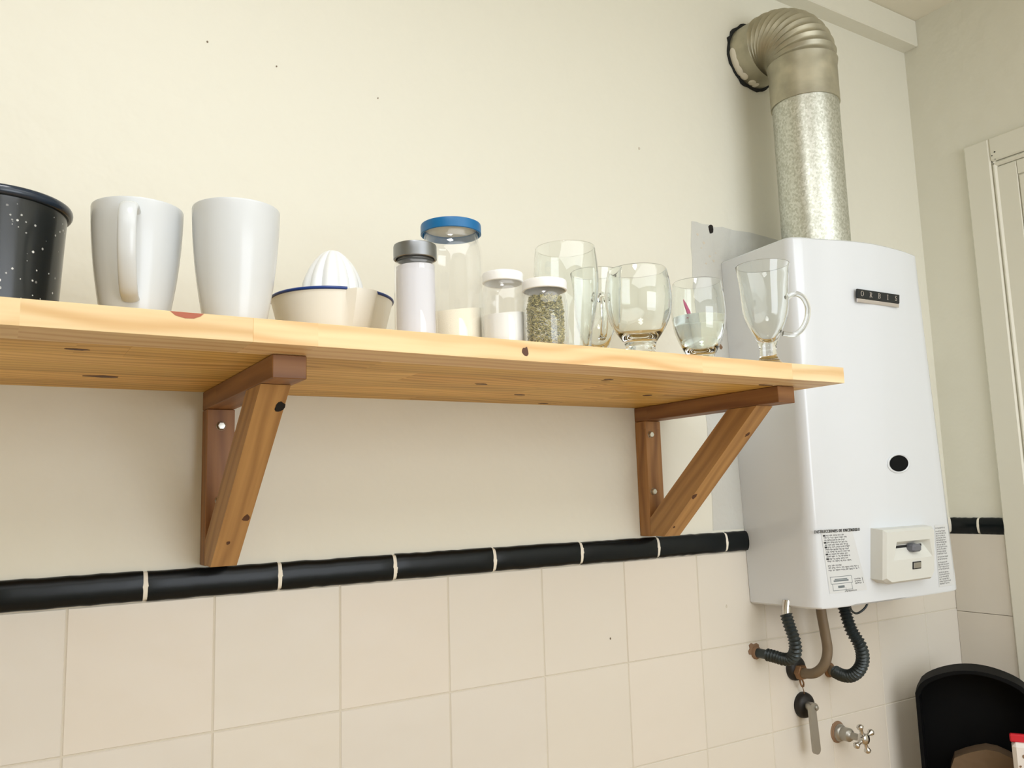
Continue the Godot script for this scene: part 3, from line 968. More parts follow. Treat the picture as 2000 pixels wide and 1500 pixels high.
func herb(at: Vector3) -> void:
	# chopped leaves and stalks packed behind the glass, nobody could count them
	var rng := RandomNumberGenerator.new()
	rng.seed = 77
	var flake := Geo.new()
	flake.box(Vector3.ZERO, Vector3(0.0030, 0.0003, 0.0012), 0.0)
	var mm := MultiMesh.new()
	mm.transform_format = MultiMesh.TRANSFORM_3D
	mm.use_colors = true
	mm.mesh = flake.mesh()
	var n := 5200
	mm.instance_count = n
	for i in n:
		var a := rng.randf() * TAU
		var y := rng.randf_range(0.0065, 0.0575)
		var cap := 0.0205 if y < 0.046 else lerpf(0.0205, 0.0178, clampf((y - 0.046) / 0.011, 0.0, 1.0))
		if y < 0.010:
			cap = 0.0190
		var r := cap * sqrt(rng.randf_range(0.72, 1.0)) if i % 5 != 0 else cap * sqrt(rng.randf())
		if i % 5 == 0:
			y = rng.randf_range(0.052, 0.0585)
			r = minf(r, 0.0175)
		var b := Basis.from_euler(Vector3(rng.randf_range(-0.9, 0.9), rng.randf() * TAU, rng.randf_range(-0.9, 0.9))).scaled(Vector3.ONE * rng.randf_range(0.45, 1.15))
		mm.set_instance_transform(i, Transform3D(b, Vector3(cos(a) * r * 0.96, y, sin(a) * r * 0.96)))
		var c := Color(0.62, 0.59, 0.33).lerp(Color(0.90, 0.86, 0.62), rng.randf())
		if rng.randf() < 0.25:
			c = Color(0.38, 0.39, 0.18)
		mm.set_instance_color(i, c.srgb_to_linear())
	var o := MultiMeshInstance3D.new()
	o.name = "dried_herb"
	o.multimesh = mm
	o.material_override = M.herb
	o.position = at
	add_child(o)
	tag(o, "chopped dried green herb packed in the small white-lidded jar", "herb", "", "stuff")

func irish(label: String, where: Vector3, k: float, handle_turn: float) -> Node3D:
	var t := thing("glass_mug", label, "glass", where, "clear footed glass mugs")
	var h := 0.1474
	var outer := smooth_prof(v2s([0.0285, 0.0, 0.0295, 0.002, 0.027, 0.006, 0.018, 0.013, 0.0125, 0.020, 0.0113, 0.0275, 0.0122, 0.037, 0.0165, 0.0475, 0.0235, 0.0615, 0.0288, 0.074, 0.0312, 0.0862, 0.0320, 0.100, 0.0333, 0.120, 0.0352, 0.136, 0.037, h - 0.0006]), 4)
	k *= 0.965
	for i in outer.size():
		outer[i].x *= k
	var prof: Array = [Vector2(0, 0.004), Vector2(0.02 * k, 0.002)] + outer + v2s([0.0363 * k, h, 0.0354 * k, h - 0.0004])
	prof += smooth_prof(v2s([0.0335 * k, 0.134, 0.0315 * k, 0.118, 0.0300 * k, 0.100, 0.0285 * k, 0.0862, 0.0250 * k, 0.072, 0.0190 * k, 0.0590, 0.0105 * k, 0.0465, 0.004 * k, 0.0415, 0.0, 0.0405]), 4)
	put("bowl", turned(prof, 72, 40), M.glass, t)
	var pts := [Vector3(0.0312 * k, 0.101, 0), Vector3(0.038 * k, 0.1055, 0), Vector3(0.046 * k, 0.1065, 0), Vector3(0.0545 * k, 0.101, 0), Vector3(0.0595 * k, 0.088, 0), Vector3(0.0575 * k, 0.072, 0), Vector3(0.049 * k, 0.0575, 0), Vector3(0.038 * k, 0.0505, 0), Vector3(0.0222 * k, 0.0525, 0)]
	var g := Geo.new()
	g.tube(smooth_path(pts, 6), [0.0036], 18, 1.25)
	var o := put("handle", g.mesh(50), M.glass, t)
	o.rotation.y = handle_turn
	return t

func goblet(label: String, where: Vector3, r: float, h: float) -> Node3D:
	var t := thing("glass_goblet", label, "glass", where, "round clear goblets")
	var s := r / 0.041
	var v := h / 0.1141
	var outer := smooth_prof(v2s([0.0185 * s, 0.0, 0.0198 * s, 0.0015, 0.0185 * s, 0.008 * v, 0.0178 * s, 0.016 * v, 0.0195 * s, 0.024 * v, 0.0255 * s, 0.033 * v, 0.0322 * s, 0.0431 * v, 0.0378 * s, 0.056 * v, 0.0405 * s, 0.071 * v, 0.0408 * s, 0.085 * v, 0.0390 * s, 0.101 * v, 0.0363 * s, h - 0.0006]), 5)
	var prof: Array = [Vector2(0, 0.003), Vector2(0.013 * s, 0.0015)] + outer + v2s([0.0358 * s, h, 0.0352 * s, h - 0.0004])
	prof += smooth_prof(v2s([0.0376 * s, 0.101 * v, 0.0393 * s, 0.085 * v, 0.0389 * s, 0.071 * v, 0.0360 * s, 0.057 * v, 0.0300 * s, 0.0445 * v, 0.0225 * s, 0.0355 * v, 0.012 * s, 0.030 * v, 0.0, 0.0285 * v]), 4)
	put("bowl", turned(prof, 72, 40), M.glass, t)
	return t

func glasses() -> void:
	# tall beer glass
	var t := thing("beer_glass", "tall clear beer glass behind the jar of dried herb", "glass", Vector3(0.4988, SHELF, 0.24))
	var outer := smooth_prof(v2s([0.0255, 0.0, 0.0275, 0.0015, 0.0268, 0.012, 0.0270, 0.022, 0.0300, 0.042, 0.0345, 0.064, 0.0378, 0.084, 0.0386, 0.100, 0.0380, 0.118, 0.0360, 0.1377]), 4)
	put("bowl", turned(vessel(outer, 0.0016, 0.014, 0.0006), 72, 40), M.glass, t)
	var t2 := irish("clear footed glass mug with its handle turned to the front, left of the round goblet", Vector3(0.6213, SHELF, 0.14), 0.965, 0.0)
	t2.rotation.y = atan2(-(1.0334 - 0.14), -0.0747 - 0.6213) + 0.17
	goblet("large round clear goblet on a short thick foot, empty", Vector3(0.5834, SHELF, 0.27), 0.0403, 0.1138)
	goblet("smaller round clear goblet holding water and a pink stick", Vector3(0.7517, SHELF, 0.2), 0.0376, 0.1337)
	# water and the pink stick in it
	var g := Geo.new()
	g.lathe(smooth_prof(v2s([0, 0.0345, 0.011, 0.036, 0.0205, 0.0425, 0.0275, 0.0530, 0.0325, 0.0670, 0.0350, 0.0800, 0.0353, 0.0835]), 3) + v2s([0.0353, 0.0838, 0, 0.0838]), 56)
	tag(put("water", g.mesh(30), M.water, null, Vector3(0.7517, SHELF, 0.2)), "water in the smaller round goblet", "water")
	g = Geo.new()
	g.tube([Vector3(-0.004, 0.0842, 0.0), Vector3(-0.008, 0.092, 0), Vector3(-0.0135, 0.1035, 0), Vector3(-0.016, 0.109, 0)], [0.0024, 0.0034, 0.0022, 0.0006], 12, 0.5)
	tag(put("pink_stick", g.mesh(), M.pink, null, Vector3(0.7465, SHELF, 0.194)), "short pink pointed stick in the smaller round goblet", "stick")
	t = irish("clear footed glass mug with its handle to the right, last glass on the shelf", Vector3(0.8065, SHELF, 0.27), 1.0, -0.555)

# ---------------------------------------------------------------- water heater
var top_prof: Array = []
var low_prof: Array = []
const HT := 0.502
const HB := -0.0853

func cover_point(s: float, y: float) -> Vector3:
	# s is the index along the cover's plan, y the height
	var t := (y - HB) / (HT - HB)
	var i := clampi(int(s), 0, top_prof.size() - 2)
	var q: Vector2 = (low_prof[i] as Vector2).lerp(low_prof[i + 1], s - i).lerp((top_prof[i] as Vector2).lerp(top_prof[i + 1], s - i), t)
	return Vector3(q.x, y, q.y)

func cover_at(x: float, y: float, off := 0.0) -> Vector3:
	# the cover's front at a given x
	var s := 0.0
	var best := Vector3()
	while s < top_prof.size() - 1.001:
		var a := cover_point(s, y)
		var b := cover_point(s + 1.0, y)
		if a.x <= x and b.x >= x and a.z > 0.09:
			best = a.lerp(b, (x - a.x) / maxf(b.x - a.x, 1e-6))
		s += 1.0
	if best == Vector3():
		best = cover_point(top_prof.size() - 6.0, y)
	return best + Vector3(0, 0, off)

func cover_frame(x: float, y: float) -> Basis:
	# axes lying on the cover's front at that place
	var ax := (cover_at(x + 0.012, y) - cover_at(x - 0.012, y)).normalized()
	var up := (cover_at(x, y + 0.02) - cover_at(x, y - 0.02)).normalized()
	var n := ax.cross(up).normalized()
	return Basis(ax, n.cross(ax), n)

func on_cover(x0t: float, x1t: float, y1: float, x0b: float, x1b: float, y0: float, thick: float, nx := 8, ny := 10) -> Mesh:
	# a thin sheet glued to the cover's front
	var g := Geo.new()
	for j in ny:
		for i in nx:
			var c: Array = []
			var uv: Array = []
			for q in [[i, j], [i + 1, j], [i + 1, j + 1], [i, j + 1]]:
				var a := float(q[0]) / nx
				var b := float(q[1]) / ny
				c.append(cover_at(lerpf(lerpf(x0b, x1b, a), lerpf(x0t, x1t, a), b), lerpf(y0, y1, b), thick))
				uv.append(Vector2(a, 1.0 - b))
			g.quad(c[0], c[1], c[2], c[3], uv[0], uv[1], uv[2], uv[3])
			var back := Vector3(0, 0, thick + 0.0004)
			g.quad(c[0] - back, c[3] - back, c[2] - back, c[1] - back)
	return g.mesh(40)

func word(x0: int, y0: int, w: int, h: int, im: Image, rng: RandomNumberGenerator, c: Color) -> void:
	# letters too small to read: uneven dark strokes
	var x := x0
	while x < x0 + w:
		var k := rng.randf_range(0.45, 1.0)
		im.fill_rect(Rect2i(x, y0 + (0 if rng.randf() < 0.4 else h / 4), 2, h if rng.randf() < 0.5 else h * 3 / 4), c.lerp(Color(0.86, 0.87, 0.87), 1.0 - k))
		x += 3

func sheet_texture(seed_: int, diagram: bool) -> ImageTexture:
	var rng := RandomNumberGenerator.new()
	rng.seed = seed_
	var im := Image.create(256, 384, false, Image.FORMAT_RGB8)
	im.fill(Color(0.845, 0.855, 0.86))
	var dark := Color(0.13, 0.14, 0.16)
	var rows := 17 if diagram else 24
	var y := 34 if diagram else 14
	for r in rows:
		if diagram and r == 12:
			y += 12
		if not diagram and r in [1, 12, 14, 18]:
			y += 6
		var x := 14
		var lim := rng.randi_range(170, 205) if not (diagram and r > 12) else 236
		if diagram and r in [0, 3, 5, 8, 10]:
			im.fill_rect(Rect2i(x - 4, y, 18, 10), dark)
			x += 18
		if diagram and r == 12:
			lim = 110
		while x < lim:
			var w := rng.randi_range(12, 34)
			word(x, y, mini(w, lim - x), 9, im, rng, dark)
			x += w + 6
		y += 14
		if diagram and r == 14:
			break
	if diagram:
		# outline drawing of the control panel with its caption lines
		for q in [[16, 286, 150, 3], [16, 286, 3, 44], [163, 286, 3, 44], [24, 330, 3, 40], [155, 330, 3, 40], [24, 368, 134, 3], [16, 328, 150, 3], [60, 342, 44, 14], [36, 308, 104, 9], [44, 300, 88, 6], [110, 355, 2, 22]]:
			im.fill_rect(Rect2i(q[0], q[1], q[2], q[3]), Color(0.42, 0.46, 0.48))
		for k in 3:
			word(182, 306 + k * 13, 48, 8, im, rng, dark)
		im.fill_rect(Rect2i(240, 304, 3, 38), dark)
		word(100, 374, 84, 8, im, rng, dark)
	return ImageTexture.create_from_image(im)

func letters(s: String, size: float, depth: float, font: String, bold := false) -> TextMesh:
	var tm := TextMesh.new()
	tm.text = s
	var f := SystemFont.new()
	f.font_names = PackedStringArray([font])
	if bold:
		f.font_weight = 700
	tm.font = f
	tm.font_size = 64
	tm.pixel_size = size / 64.0
	tm.depth = depth
	tm.curve_step = 2.0
	return tm

func heater() -> void:
	var t := thing("water_heater", "white gas water heater with a black sight hole and control panel, hung on the wall", "water heater")
	var front_top := smooth_prof(v2s([1.005, 0.1625, 1.024, 0.1705, 1.0531, 0.1772, 1.0971, 0.1905, 1.1522, 0.2000, 1.2024, 0.2000, 1.2504, 0.1964, 1.2943, 0.1890]), 4)
	var front_low := smooth_prof(v2s([1.0500, 0.1290, 1.0750, 0.1335, 1.1100, 0.1368, 1.1585, 0.1394, 1.2000, 0.1404, 1.2251, 0.1406, 1.3014, 0.1382, 1.4060, 0.1345]), 4)
	top_prof = v2s([1.0118, 0.0008, 0.9990, 0.1480, 0.9993, 0.1535, 1.0012, 0.1585]) + front_top + v2s([1.3020, 0.1835, 1.3120, 0.1700, 1.3180, 0.1500, 1.3200, 0.0008])
	low_prof = v2s([1.0296, 0.0008, 1.0405, 0.1050, 1.0415, 0.1150, 1.0450, 0.1240]) + front_low + v2s([1.4160, 0.1325, 1.4200, 0.1280, 1.4210, 0.1200, 1.4210, 0.0008])
	var g := Geo.new()
	var n := top_prof.size()
	var ny := 16
	var ys: Array = []
	for j in ny + 1:
		ys.append(lerpf(HB, HT, float(j) / ny))
	var rim := 0.0035
	for j in ny:
		for i in n - 1:
			g.quad(cover_point(i, ys[j]), cover_point(i + 1, ys[j]), cover_point(i + 1, ys[j + 1]), cover_point(i, ys[j + 1]))
	# rolled edge and the top and bottom sheets
	for e in [[HT, 1.0], [HB, -1.0]]:
		var mid := cover_point(n * 0.5, e[0]) * Vector3(1, 1, 0) + Vector3(0, 0, 0.07)
		var ring: Array = []
		for i in n:
			var q := cover_point(i, e[0])
			ring.append(q + (mid - q).normalized() * rim + Vector3(0, e[1] * rim * 0.8, 0))
		for i in n - 1:
			var a := cover_point(i, e[0])
			var b := cover_point(i + 1, e[0])
			if e[1] > 0:
				g.quad(a, b, ring[i + 1], ring[i])
				g.tri(ring[i], ring[i + 1], mid + Vector3(0, rim * 0.8, 0))
			else:
				g.quad(b, a, ring[i], ring[i + 1])
				g.tri(ring[i + 1], ring[i], mid - Vector3(0, rim * 0.8, 0))
	put("cover", g.mesh(38), M.enamel, t)
	# sight hole with a pale ring
	var at := cover_at(1.232, 0.1395, 0.0)
	var tilt := cover_frame(1.232, 0.1395) * Basis.from_scale(Vector3(1.62, 0.80, 1.0))
	g = Geo.new()
	g.xf = Transform3D(tilt * Basis(Vector3(1, 0, 0), Vector3(0, 0, 1), Vector3(0, -1, 0)), at)
	g.lathe(v2s([0.0205, -0.002, 0.0205, 0.0012, 0.0190, 0.0018, 0.0172, 0.0010, 0.0172, -0.001]), 48)
	var so := put("sight_ring", g.mesh(), M.enamel, t)
	g = Geo.new()
	g.xf = Transform3D(tilt * Basis(Vector3(1, 0, 0), Vector3(0, 0, 1), Vector3(0, -1, 0)), at)
	g.lathe(v2s([0.0173, -0.001, 0.0173, 0.0008, 0, 0.0008]), 48)
	put("sight_glass", g.mesh(), mat(Color(0.02, 0.03, 0.045), 0.5, 0.0, 0.2), t)
	# name badge: black plate with spaced letters over a silver bar
	at = cover_at(1.172, 0.4165, 0.0)
	g = Geo.new()
	g.box(Vector3(0, 0, 0.001), Vector3(0.1085, 0.0150, 0.004), 0.0008)
	var badge := put("badge", g.mesh(), M.badge_black, t, at)
	badge.basis = cover_frame(1.172, 0.4165)
	var text := "ORBIS"
	for k in 5:
		var l := put("letter", letters(text[k], 0.0115, 0.0006, "Droid Serif"), M.silver, badge, Vector3(-0.0435 + k * 0.0218, 0.0, 0.0033))
	g = Geo.new()
	g.box(Vector3(0.001, -0.0108, 0.0005), Vector3(0.1075, 0.0068, 0.003), 0.0008)
	put("silver_bar", g.mesh(), M.silver, badge)
	# instruction sheets printed on the cover
	var sm := mat(Color(1, 1, 1), 0.4)
	sm.albedo_texture = sheet_texture(3, true)
	var sheet := put("instruction_label", on_cover(1.050, 1.115, 0.037, 1.066, 1.150, -0.0645, 0.0004), sm, t)
	tag(sheet, "printed instruction label left of the control panel", "")
	var hd := put("heading", letters("INSTRUCCIONES DE ENCENDIDO", 0.0041, 0.0002, "Droid Sans", true), M.ink, sheet, cover_at(1.0835, 0.0335, 0.0011))
	hd.basis = cover_frame(1.0835, 0.0335)
	sm = mat(Color(1, 1, 1), 0.4)
	sm.albedo_texture = sheet_texture(9, false)
	tag(put("instruction_label", on_cover(1.3420, 1.3850, 0.031, 1.3560, 1.4050, -0.0775, 0.0004), sm, t), "narrow printed label at the heater's right edge", "")
	# control panel
	g = Geo.new()
	var c0 := cover_at(1.235, -0.010, 0.0)
	var panel := Node3D.new()
	panel.name = "control_panel"
	t.add_child(panel)
	panel.position = c0
	panel.basis = cover_frame(1.235, -0.010)
	var base_ := PackedVector2Array()
	for q in [[-0.076, 0.044], [0.068, 0.044], [0.072, 0.040], [0.072, -0.036], [0.064, -0.046], [-0.060, -0.046], [-0.076, -0.038]]:
		base_.append(Vector2(q[0], q[1]))
	# body: stepped, with bevelled rims, and a wedge cut in for the slider
	var d0 := 0.022
	var outer_: Array = []
	var mid_: Array = []
	for q in base_:
		outer_.append(Vector3(q.x, q.y, -0.004))
		mid_.append(Vector3(q.x * 0.985, q.y * 0.985, d0 - 0.005))
	var rim_: Array = []
	for q in base_:
		rim_.append(Vector3(q.x * 0.93, q.y * 0.90, d0))
	for i in base_.size():
		var k := (i + 1) % base_.size()
		g.quad(outer_[k], outer_[i], mid_[i], mid_[k])
		g.quad(mid_[k], mid_[i], rim_[i], rim_[k])
	# front face round the recess
	var rx0 := -0.046
	var rx1 := 0.056
	var ry0 := -0.007
	var ry1 := 0.023
	var hole4 := [Vector3(rx0 + 0.003, ry1, d0), Vector3(rx1 - 0.003, ry1, d0), Vector3(rx1 + 0.006, ry0, d0), Vector3(rx0 - 0.006, ry0, d0)]
	var fr := rim_
	g.quad(fr[0], hole4[0], hole4[1], fr[1])
	g.tri(fr[1], hole4[1], fr[2])
	g.quad(fr[2], hole4[1], hole4[2], fr[3])
	g.quad(fr[3], hole4[2], hole4[3], fr[6])
	g.tri(fr[3], fr[6], fr[5])
	g.tri(fr[3], fr[5], fr[4])
	g.quad(fr[6], hole4[3], hole4[0], fr[0])
	# the recess: top face falls in, floor slopes back out
	var in0 := Vector3(rx0 + 0.008, ry1 - 0.007, d0 - 0.011)
	var in1 := Vector3(rx1 - 0.008, ry1 - 0.007, d0 - 0.011)
	g.quad(hole4[0], in0, in1, hole4[1])
	g.quad(in0, hole4[3], hole4[2], in1)
	g.tri(hole4[0], hole4[3], in0)
	g.tri(hole4[1], in1, hole4[2])
	for i in range(0, g.p.size(), 3):
		# every face here looks to the front or outward
		var nn := (g.p[i + 1] - g.p[i]).cross(g.p[i + 2] - g.p[i])
		var cc := (g.p[i] + g.p[i + 1] + g.p[i + 2]) / 3.0
		var inside := cc.z > d0 - 0.0109 and absf(cc.x) < 0.064 and cc.y < ry1 and cc.y > ry0 - 0.001 and absf(nn.normalized().z) < 0.999
		var ok := nn.z > 0.0 if (inside or absf(nn.normalized().z) > 0.5) else nn.dot(cc - Vector3(0, 0, 0.01)) > 0.0
		if not ok:
			var q := g.p[i + 1]; g.p[i + 1] = g.p[i + 2]; g.p[i + 2] = q
	put("housing", g.mesh(25), M.ivory, panel)
	g = Geo.new()
	g.box(Vector3(0.003, ry1 - 0.0105, d0 - 0.0105), Vector3(0.080, 0.0044, 0.004), 0.0006)
	put("slot", g.mesh(), M.ink, panel)
	g = Geo.new()
	g.box(Vector3(0.010, ry1 - 0.0125, d0 - 0.003), Vector3(0.024, 0.0125, 0.016), 0.003)
	put("slider", g.mesh(), M.grey_plastic, panel)
	g = Geo.new()
	g.box(Vector3(0.014, -0.0185, d0 + 0.0002), Vector3(0.0245, 0.0125, 0.0024), 0.0008)
	put("button_frame", g.mesh(), M.ink, panel)
	g = Geo.new()
	g.box(Vector3(0.014, -0.0185, d0 + 0.0010), Vector3(0.0210, 0.0092, 0.0030), 0.0008)
	put("button", g.mesh(), M.dull_metal, panel)

func flue() -> void:
	var x := 1.128
	var z := 0.1135
	var r := 0.0565
	var t := thing("flue_pipe", "galvanised flue pipe rising from the heater and bending into the wall", "flue", Vector3(x, HT, z))
	# straight pipe
	var g := Geo.new()
	g.lathe(v2s([r, 0.002, r, 0.10, r, 0.20, r, 0.272, r + 0.0012, 0.275, r + 0.0012, 0.279, r, 0.282, r, 0.32]), 72)
	put("straight_pipe", g.mesh(), M.galvanised, t)
	# elbow: collar, ribbed bend, stub into the wall
	var R := 0.068
	var bend_y := 0.852 - HT
	var path: Array = []
	var rad: Array = []
	var re := r + 0.0022
	path.append(Vector3(0, 0.272, 0)); rad.append(re)
	path.append(Vector3(0, 0.276, 0)); rad.append(re)
	path.append(Vector3(0, 0.30, 0)); rad.append(re)
	path.append(Vector3(0, bend_y - 0.012, 0)); rad.append(re)
	var ribs := 11
	for k in ribs * 6 + 1:
		var a := PI * 0.5 * k / (ribs * 6.0)
		path.append(Vector3(0, bend_y + sin(a) * R, -R + cos(a) * R))
		var ph := float(k % 6) / 6.0
		rad.append(re + [0.0022, 0.0006, -0.0012, -0.0020, -0.0012, 0.0006][k % 6])
	path.append(Vector3(0, bend_y + R, -R - 0.010)); rad.append(re)
	path.append(Vector3(0, bend_y + R, -R - 0.028)); rad.append(re + 0.001)
	path.append(Vector3(0, bend_y + R, -z + 0.001)); rad.append(re + 0.001)
	g = Geo.new()
	g.tube(path, rad, 72)
	put("elbow", g.mesh(38), M.elbow, t)
	# ragged blackish ring and crumbs of plaster round the hole
	var hy := bend_y + R
	g = Geo.new()
	var rng := RandomNumberGenerator.new()
	rng.seed = 9
	var outer := PackedVector2Array()
	var seg := 48
	for k in seg:
		var a := TAU * k / seg
		outer.append(Vector2(cos(a), sin(a)) * (re + 0.0065 + rng.randf_range(-0.0018, 0.003)))
	g.prism(outer, -z + 0.0003, -z + 0.003)
	put("dark_ring", g.mesh(), M.ring_dark, t, Vector3(0, hy, 0))
	for q in [[3.35, 0.0, 0.016], [3.6, 0.0, 0.014], [3.85, 0.0, 0.013], [4.1, 0.002, 0.009], [4.45, 0.004, 0.008], [4.62, 0.003, 0.006]]:
		g = Geo.new()
		var c := Vector3(cos(q[0]) * (re + 0.0005), sin(q[0]) * (re + 0.0005) + hy, -z + 0.008 + q[1])
		g.xf = Transform3D(Basis(Vector3(0, 0, 1), q[0] + PI * 0.5).scaled_local(Vector3(q[2] * 0.9, 0.0028, 0.008)), c)
		g.lathe(smooth_prof(v2s([0, -1, 0.75, -0.66, 1, 0, 0.75, 0.66, 0, 1]), 3), 14)
		put("plaster_crumb", g.mesh(), M.plaster, t)

func corrugated(path: Array, r: float, pitch: float, depth: float, seg := 18) -> Mesh:
	var pts := resample(smooth_path(path, 10), pitch / 4.0)
	var rad: Array = []
	for i in pts.size():
		rad.append(r + [depth, depth * 0.35, 0.0, depth * 0.35][i % 4])
	var g := Geo.new()
	g.tube(pts, rad, seg)
	return g.mesh(25)

func plain_tube(path: Array, r: float, seg := 18, step := 0.003) -> Mesh:
	var g := Geo.new()
	g.tube(resample(smooth_path(path, 8), step), [r], seg)
	return g.mesh(45)

func disc_on_wall(r: float, h: float, at: Vector3, dome := 0.3) -> Mesh:
	var g := Geo.new()
	g.xf = Transform3D(Basis(Vector3(1, 0, 0), Vector3(0, 0, 1), Vector3(0, -1, 0)), at)
	g.lathe(smooth_prof(v2s([r, -0.001, r, h * 0.35, r * 0.86, h * 0.75, r * dome, h, 0, h]), 4), 36)
	return g.mesh(40)

func plumbing() -> void:
	# left corrugated hose: chrome tail out of the heater, bend, fitting in the wall
	var t := thing("water_hose", "black corrugated hose under the heater's left side, bent back to a rusty wall outlet", "hose", Vector3.ZERO, "corrugated hoses under the heater")
	put("chrome_tail", plain_tube([Vector3(1.0395, -0.078, 0.07), Vector3(1.0365, -0.092, 0.07), Vector3(1.0350, -0.104, 0.0705)], 0.0072), M.chrome, t)
	put("hose", corrugated([Vector3(1.0350, -0.1005, 0.0705), Vector3(1.0340, -0.118, 0.077), Vector3(1.0355, -0.138, 0.083), Vector3(1.0385, -0.157, 0.081), Vector3(1.0410, -0.1695, 0.070), Vector3(1.0410, -0.1735, 0.055), Vector3(1.0395, -0.1715, 0.036), Vector3(1.038, -0.1705, 0.022)], 0.0082, 0.0056, 0.0024), M.hose, t)
	put("wall_fitting", plain_tube([Vector3(1.038, -0.1705, 0.026), Vector3(1.0365, -0.170, 0.012), Vector3(1.035, -0.1695, -0.001)], 0.0078), M.hose, t)
	var g := Geo.new()
	g.xf = Transform3D(Basis(Vector3(1, 0, 0), Vector3(0, 0, 1), Vector3(0, -1, 0)), Vector3(1.035, -0.1695, 0))
	g.lathe(v2s([0.0112, -0.001, 0.0112, 0.002, 0.0095, 0.005, 0.006, 0.005]), 12)
	put("rusty_collar", g.mesh(), M.rust, t)
	# gas pipe
	t = thing("gas_pipe", "bent brown painted gas pipe between the two hoses, ending at a black wall rose", "pipe")
	put("pipe", plain_tube([Vector3(1.1215, -0.080, 0.07), Vector3(1.1220, -0.105, 0.07), Vector3(1.1275, -0.140, 0.07), Vector3(1.1310, -0.168, 0.0695), Vector3(1.1275, -0.1905, 0.064), Vector3(1.1225, -0.2055, 0.050), Vector3(1.122, -0.2105, 0.030), Vector3(1.124, -0.2105, 0.004)], 0.0083, 20), M.gas_pipe, t)
	put("wall_rose", disc_on_wall(0.021, 0.013, Vector3(1.127, -0.206, 0), 0.5), M.dark_metal, t)
	g = Geo.new()
	g.xf = Transform3D(Basis(Vector3(1, 0, 0), Vector3(0, 0, 1), Vector3(0, -1, 0)), Vector3(1.1235, -0.2105, 0.012))
	g.lathe(v2s([0, 0, 0.0125, 0, 0.0130, 0.001, 0.0130, 0.010, 0.0120, 0.011, 0, 0.011]), 6)
	put("nut", g.mesh(), M.brass, t)
	put("hook", plain_tube([Vector3(1.127, -0.222, 0.010), Vector3(1.125, -0.232, 0.014), Vector3(1.130, -0.236, 0.014), Vector3(1.134, -0.230, 0.012), Vector3(1.133, -0.222, 0.008)], 0.0016, 8), M.brass, t)
	put("wire", plain_tube([Vector3(1.130, -0.2355, 0.012), Vector3(1.134, -0.243, 0.011), Vector3(1.139, -0.253, 0.008)], 0.0007, 8), M.brass, t)
	# right hose
	t = thing("water_hose", "black corrugated hose under the heater's middle, looping round to the right", "hose", Vector3.ZERO, "corrugated hoses under the heater")
	put("hose", corrugated([Vector3(1.1790, -0.080, 0.07), Vector3(1.1800, -0.105, 0.072), Vector3(1.1830, -0.139, 0.080), Vector3(1.1930, -0.166, 0.088), Vector3(1.2010, -0.191, 0.084), Vector3(1.2030, -0.210, 0.072), Vector3(1.2050, -0.2215, 0.054), Vector3(1.2090, -0.2240, 0.034), Vector3(1.2130, -0.222, 0.018)], 0.0084, 0.0058, 0.0030), M.hose, t)
	put("wall_fitting", plain_tube([Vector3(1.2120, -0.2225, 0.022), Vector3(1.2150, -0.2215, 0.010), Vector3(1.217, -0.221, -0.001)], 0.0088), M.gas_pipe, t)
	put("rusty_collar", disc_on_wall(0.013, 0.007, Vector3(1.217, -0.221, 0), 0.5), M.brass, t)
	# spare strap hanging from the heater
	tag(put("cable_loop", plain_tube([Vector3(1.193, -0.083, 0.075), Vector3(1.1985, -0.1055, 0.07), Vector3(1.209, -0.1145, 0.07), Vector3(1.221, -0.1138, 0.072), Vector3(1.232, -0.103, 0.078), Vector3(1.238, -0.083, 0.08)], 0.0019, 10), M.hose), "thin dark cable loop hanging below the heater beside the right hose", "cable")
	# gas tap with a long lever
	t = thing("gas_tap", "gas tap with a round dark rose and a long grey lever hanging down", "tap", Vector3(1.1411, -0.2697, 0))
	put("rose", disc_on_wall(0.0215, 0.015, Vector3.ZERO, 0.45), M.dark_metal, t)
	g = Geo.new()
	g.xf = Transform3D(Basis(Vector3(1, 0, 0), Vector3(0, 0, 1), Vector3(0, -1, 0)), Vector3(-0.003, 0.001, 0.012))
	g.lathe(v2s([0, 0, 0.0075, 0, 0.0075, 0.017, 0.0068, 0.0185, 0.004, 0.0185, 0.004, 0.022, 0.003, 0.023, 0, 0.023]), 18)
	put("spindle", g.mesh(), M.dull_metal, t)
	g = Geo.new()
	var lev := PackedVector2Array()
	for k in 13:
		var a := PI * k / 12.0
		lev.append(Vector2(cos(a) * 0.0075, sin(a) * 0.0075 + 0.002))
	for k in 13:
		var a := PI + PI * k / 12.0
		lev.append(Vector2(cos(a) * 0.0082 + 0.004, sin(a) * 0.0082 - 0.066))
	g.prism(lev, 0.0, 0.0055)
	put("lever", g.mesh(20), M.dull_metal, t, Vector3(-0.0115, 0.0, 0.0265))
	# cross-handled tap
	t = thing("cross_tap", "small chrome tap with a four-armed cross handle", "tap", Vector3(1.2296, -0.3303, 0))
	put("rose", disc_on_wall(0.0150, 0.012, Vector3.ZERO, 0.55), M.dull_metal, t)
	g = Geo.new()
	g.xf = Transform3D(Basis(Vector3(1, 0, 0), Vector3(0, 0, 1), Vector3(0, -1, 0)), Vector3.ZERO)
	g.lathe(v2s([0.0095, 0.005, 0.0115, 0.010, 0.0115, 0.024, 0.0095, 0.027, 0.0062, 0.029, 0.0055, 0.044, 0, 0.044]), 24)
	put("spindle", g.mesh(), M.dull_metal, t)
	var hub := Vector3(0, 0.0, 0.052)
	g = Geo.new()
	g.xf = Transform3D(Basis(Vector3(1, 0, 0), Vector3(0, 0, 1), Vector3(0, -1, 0)), hub)
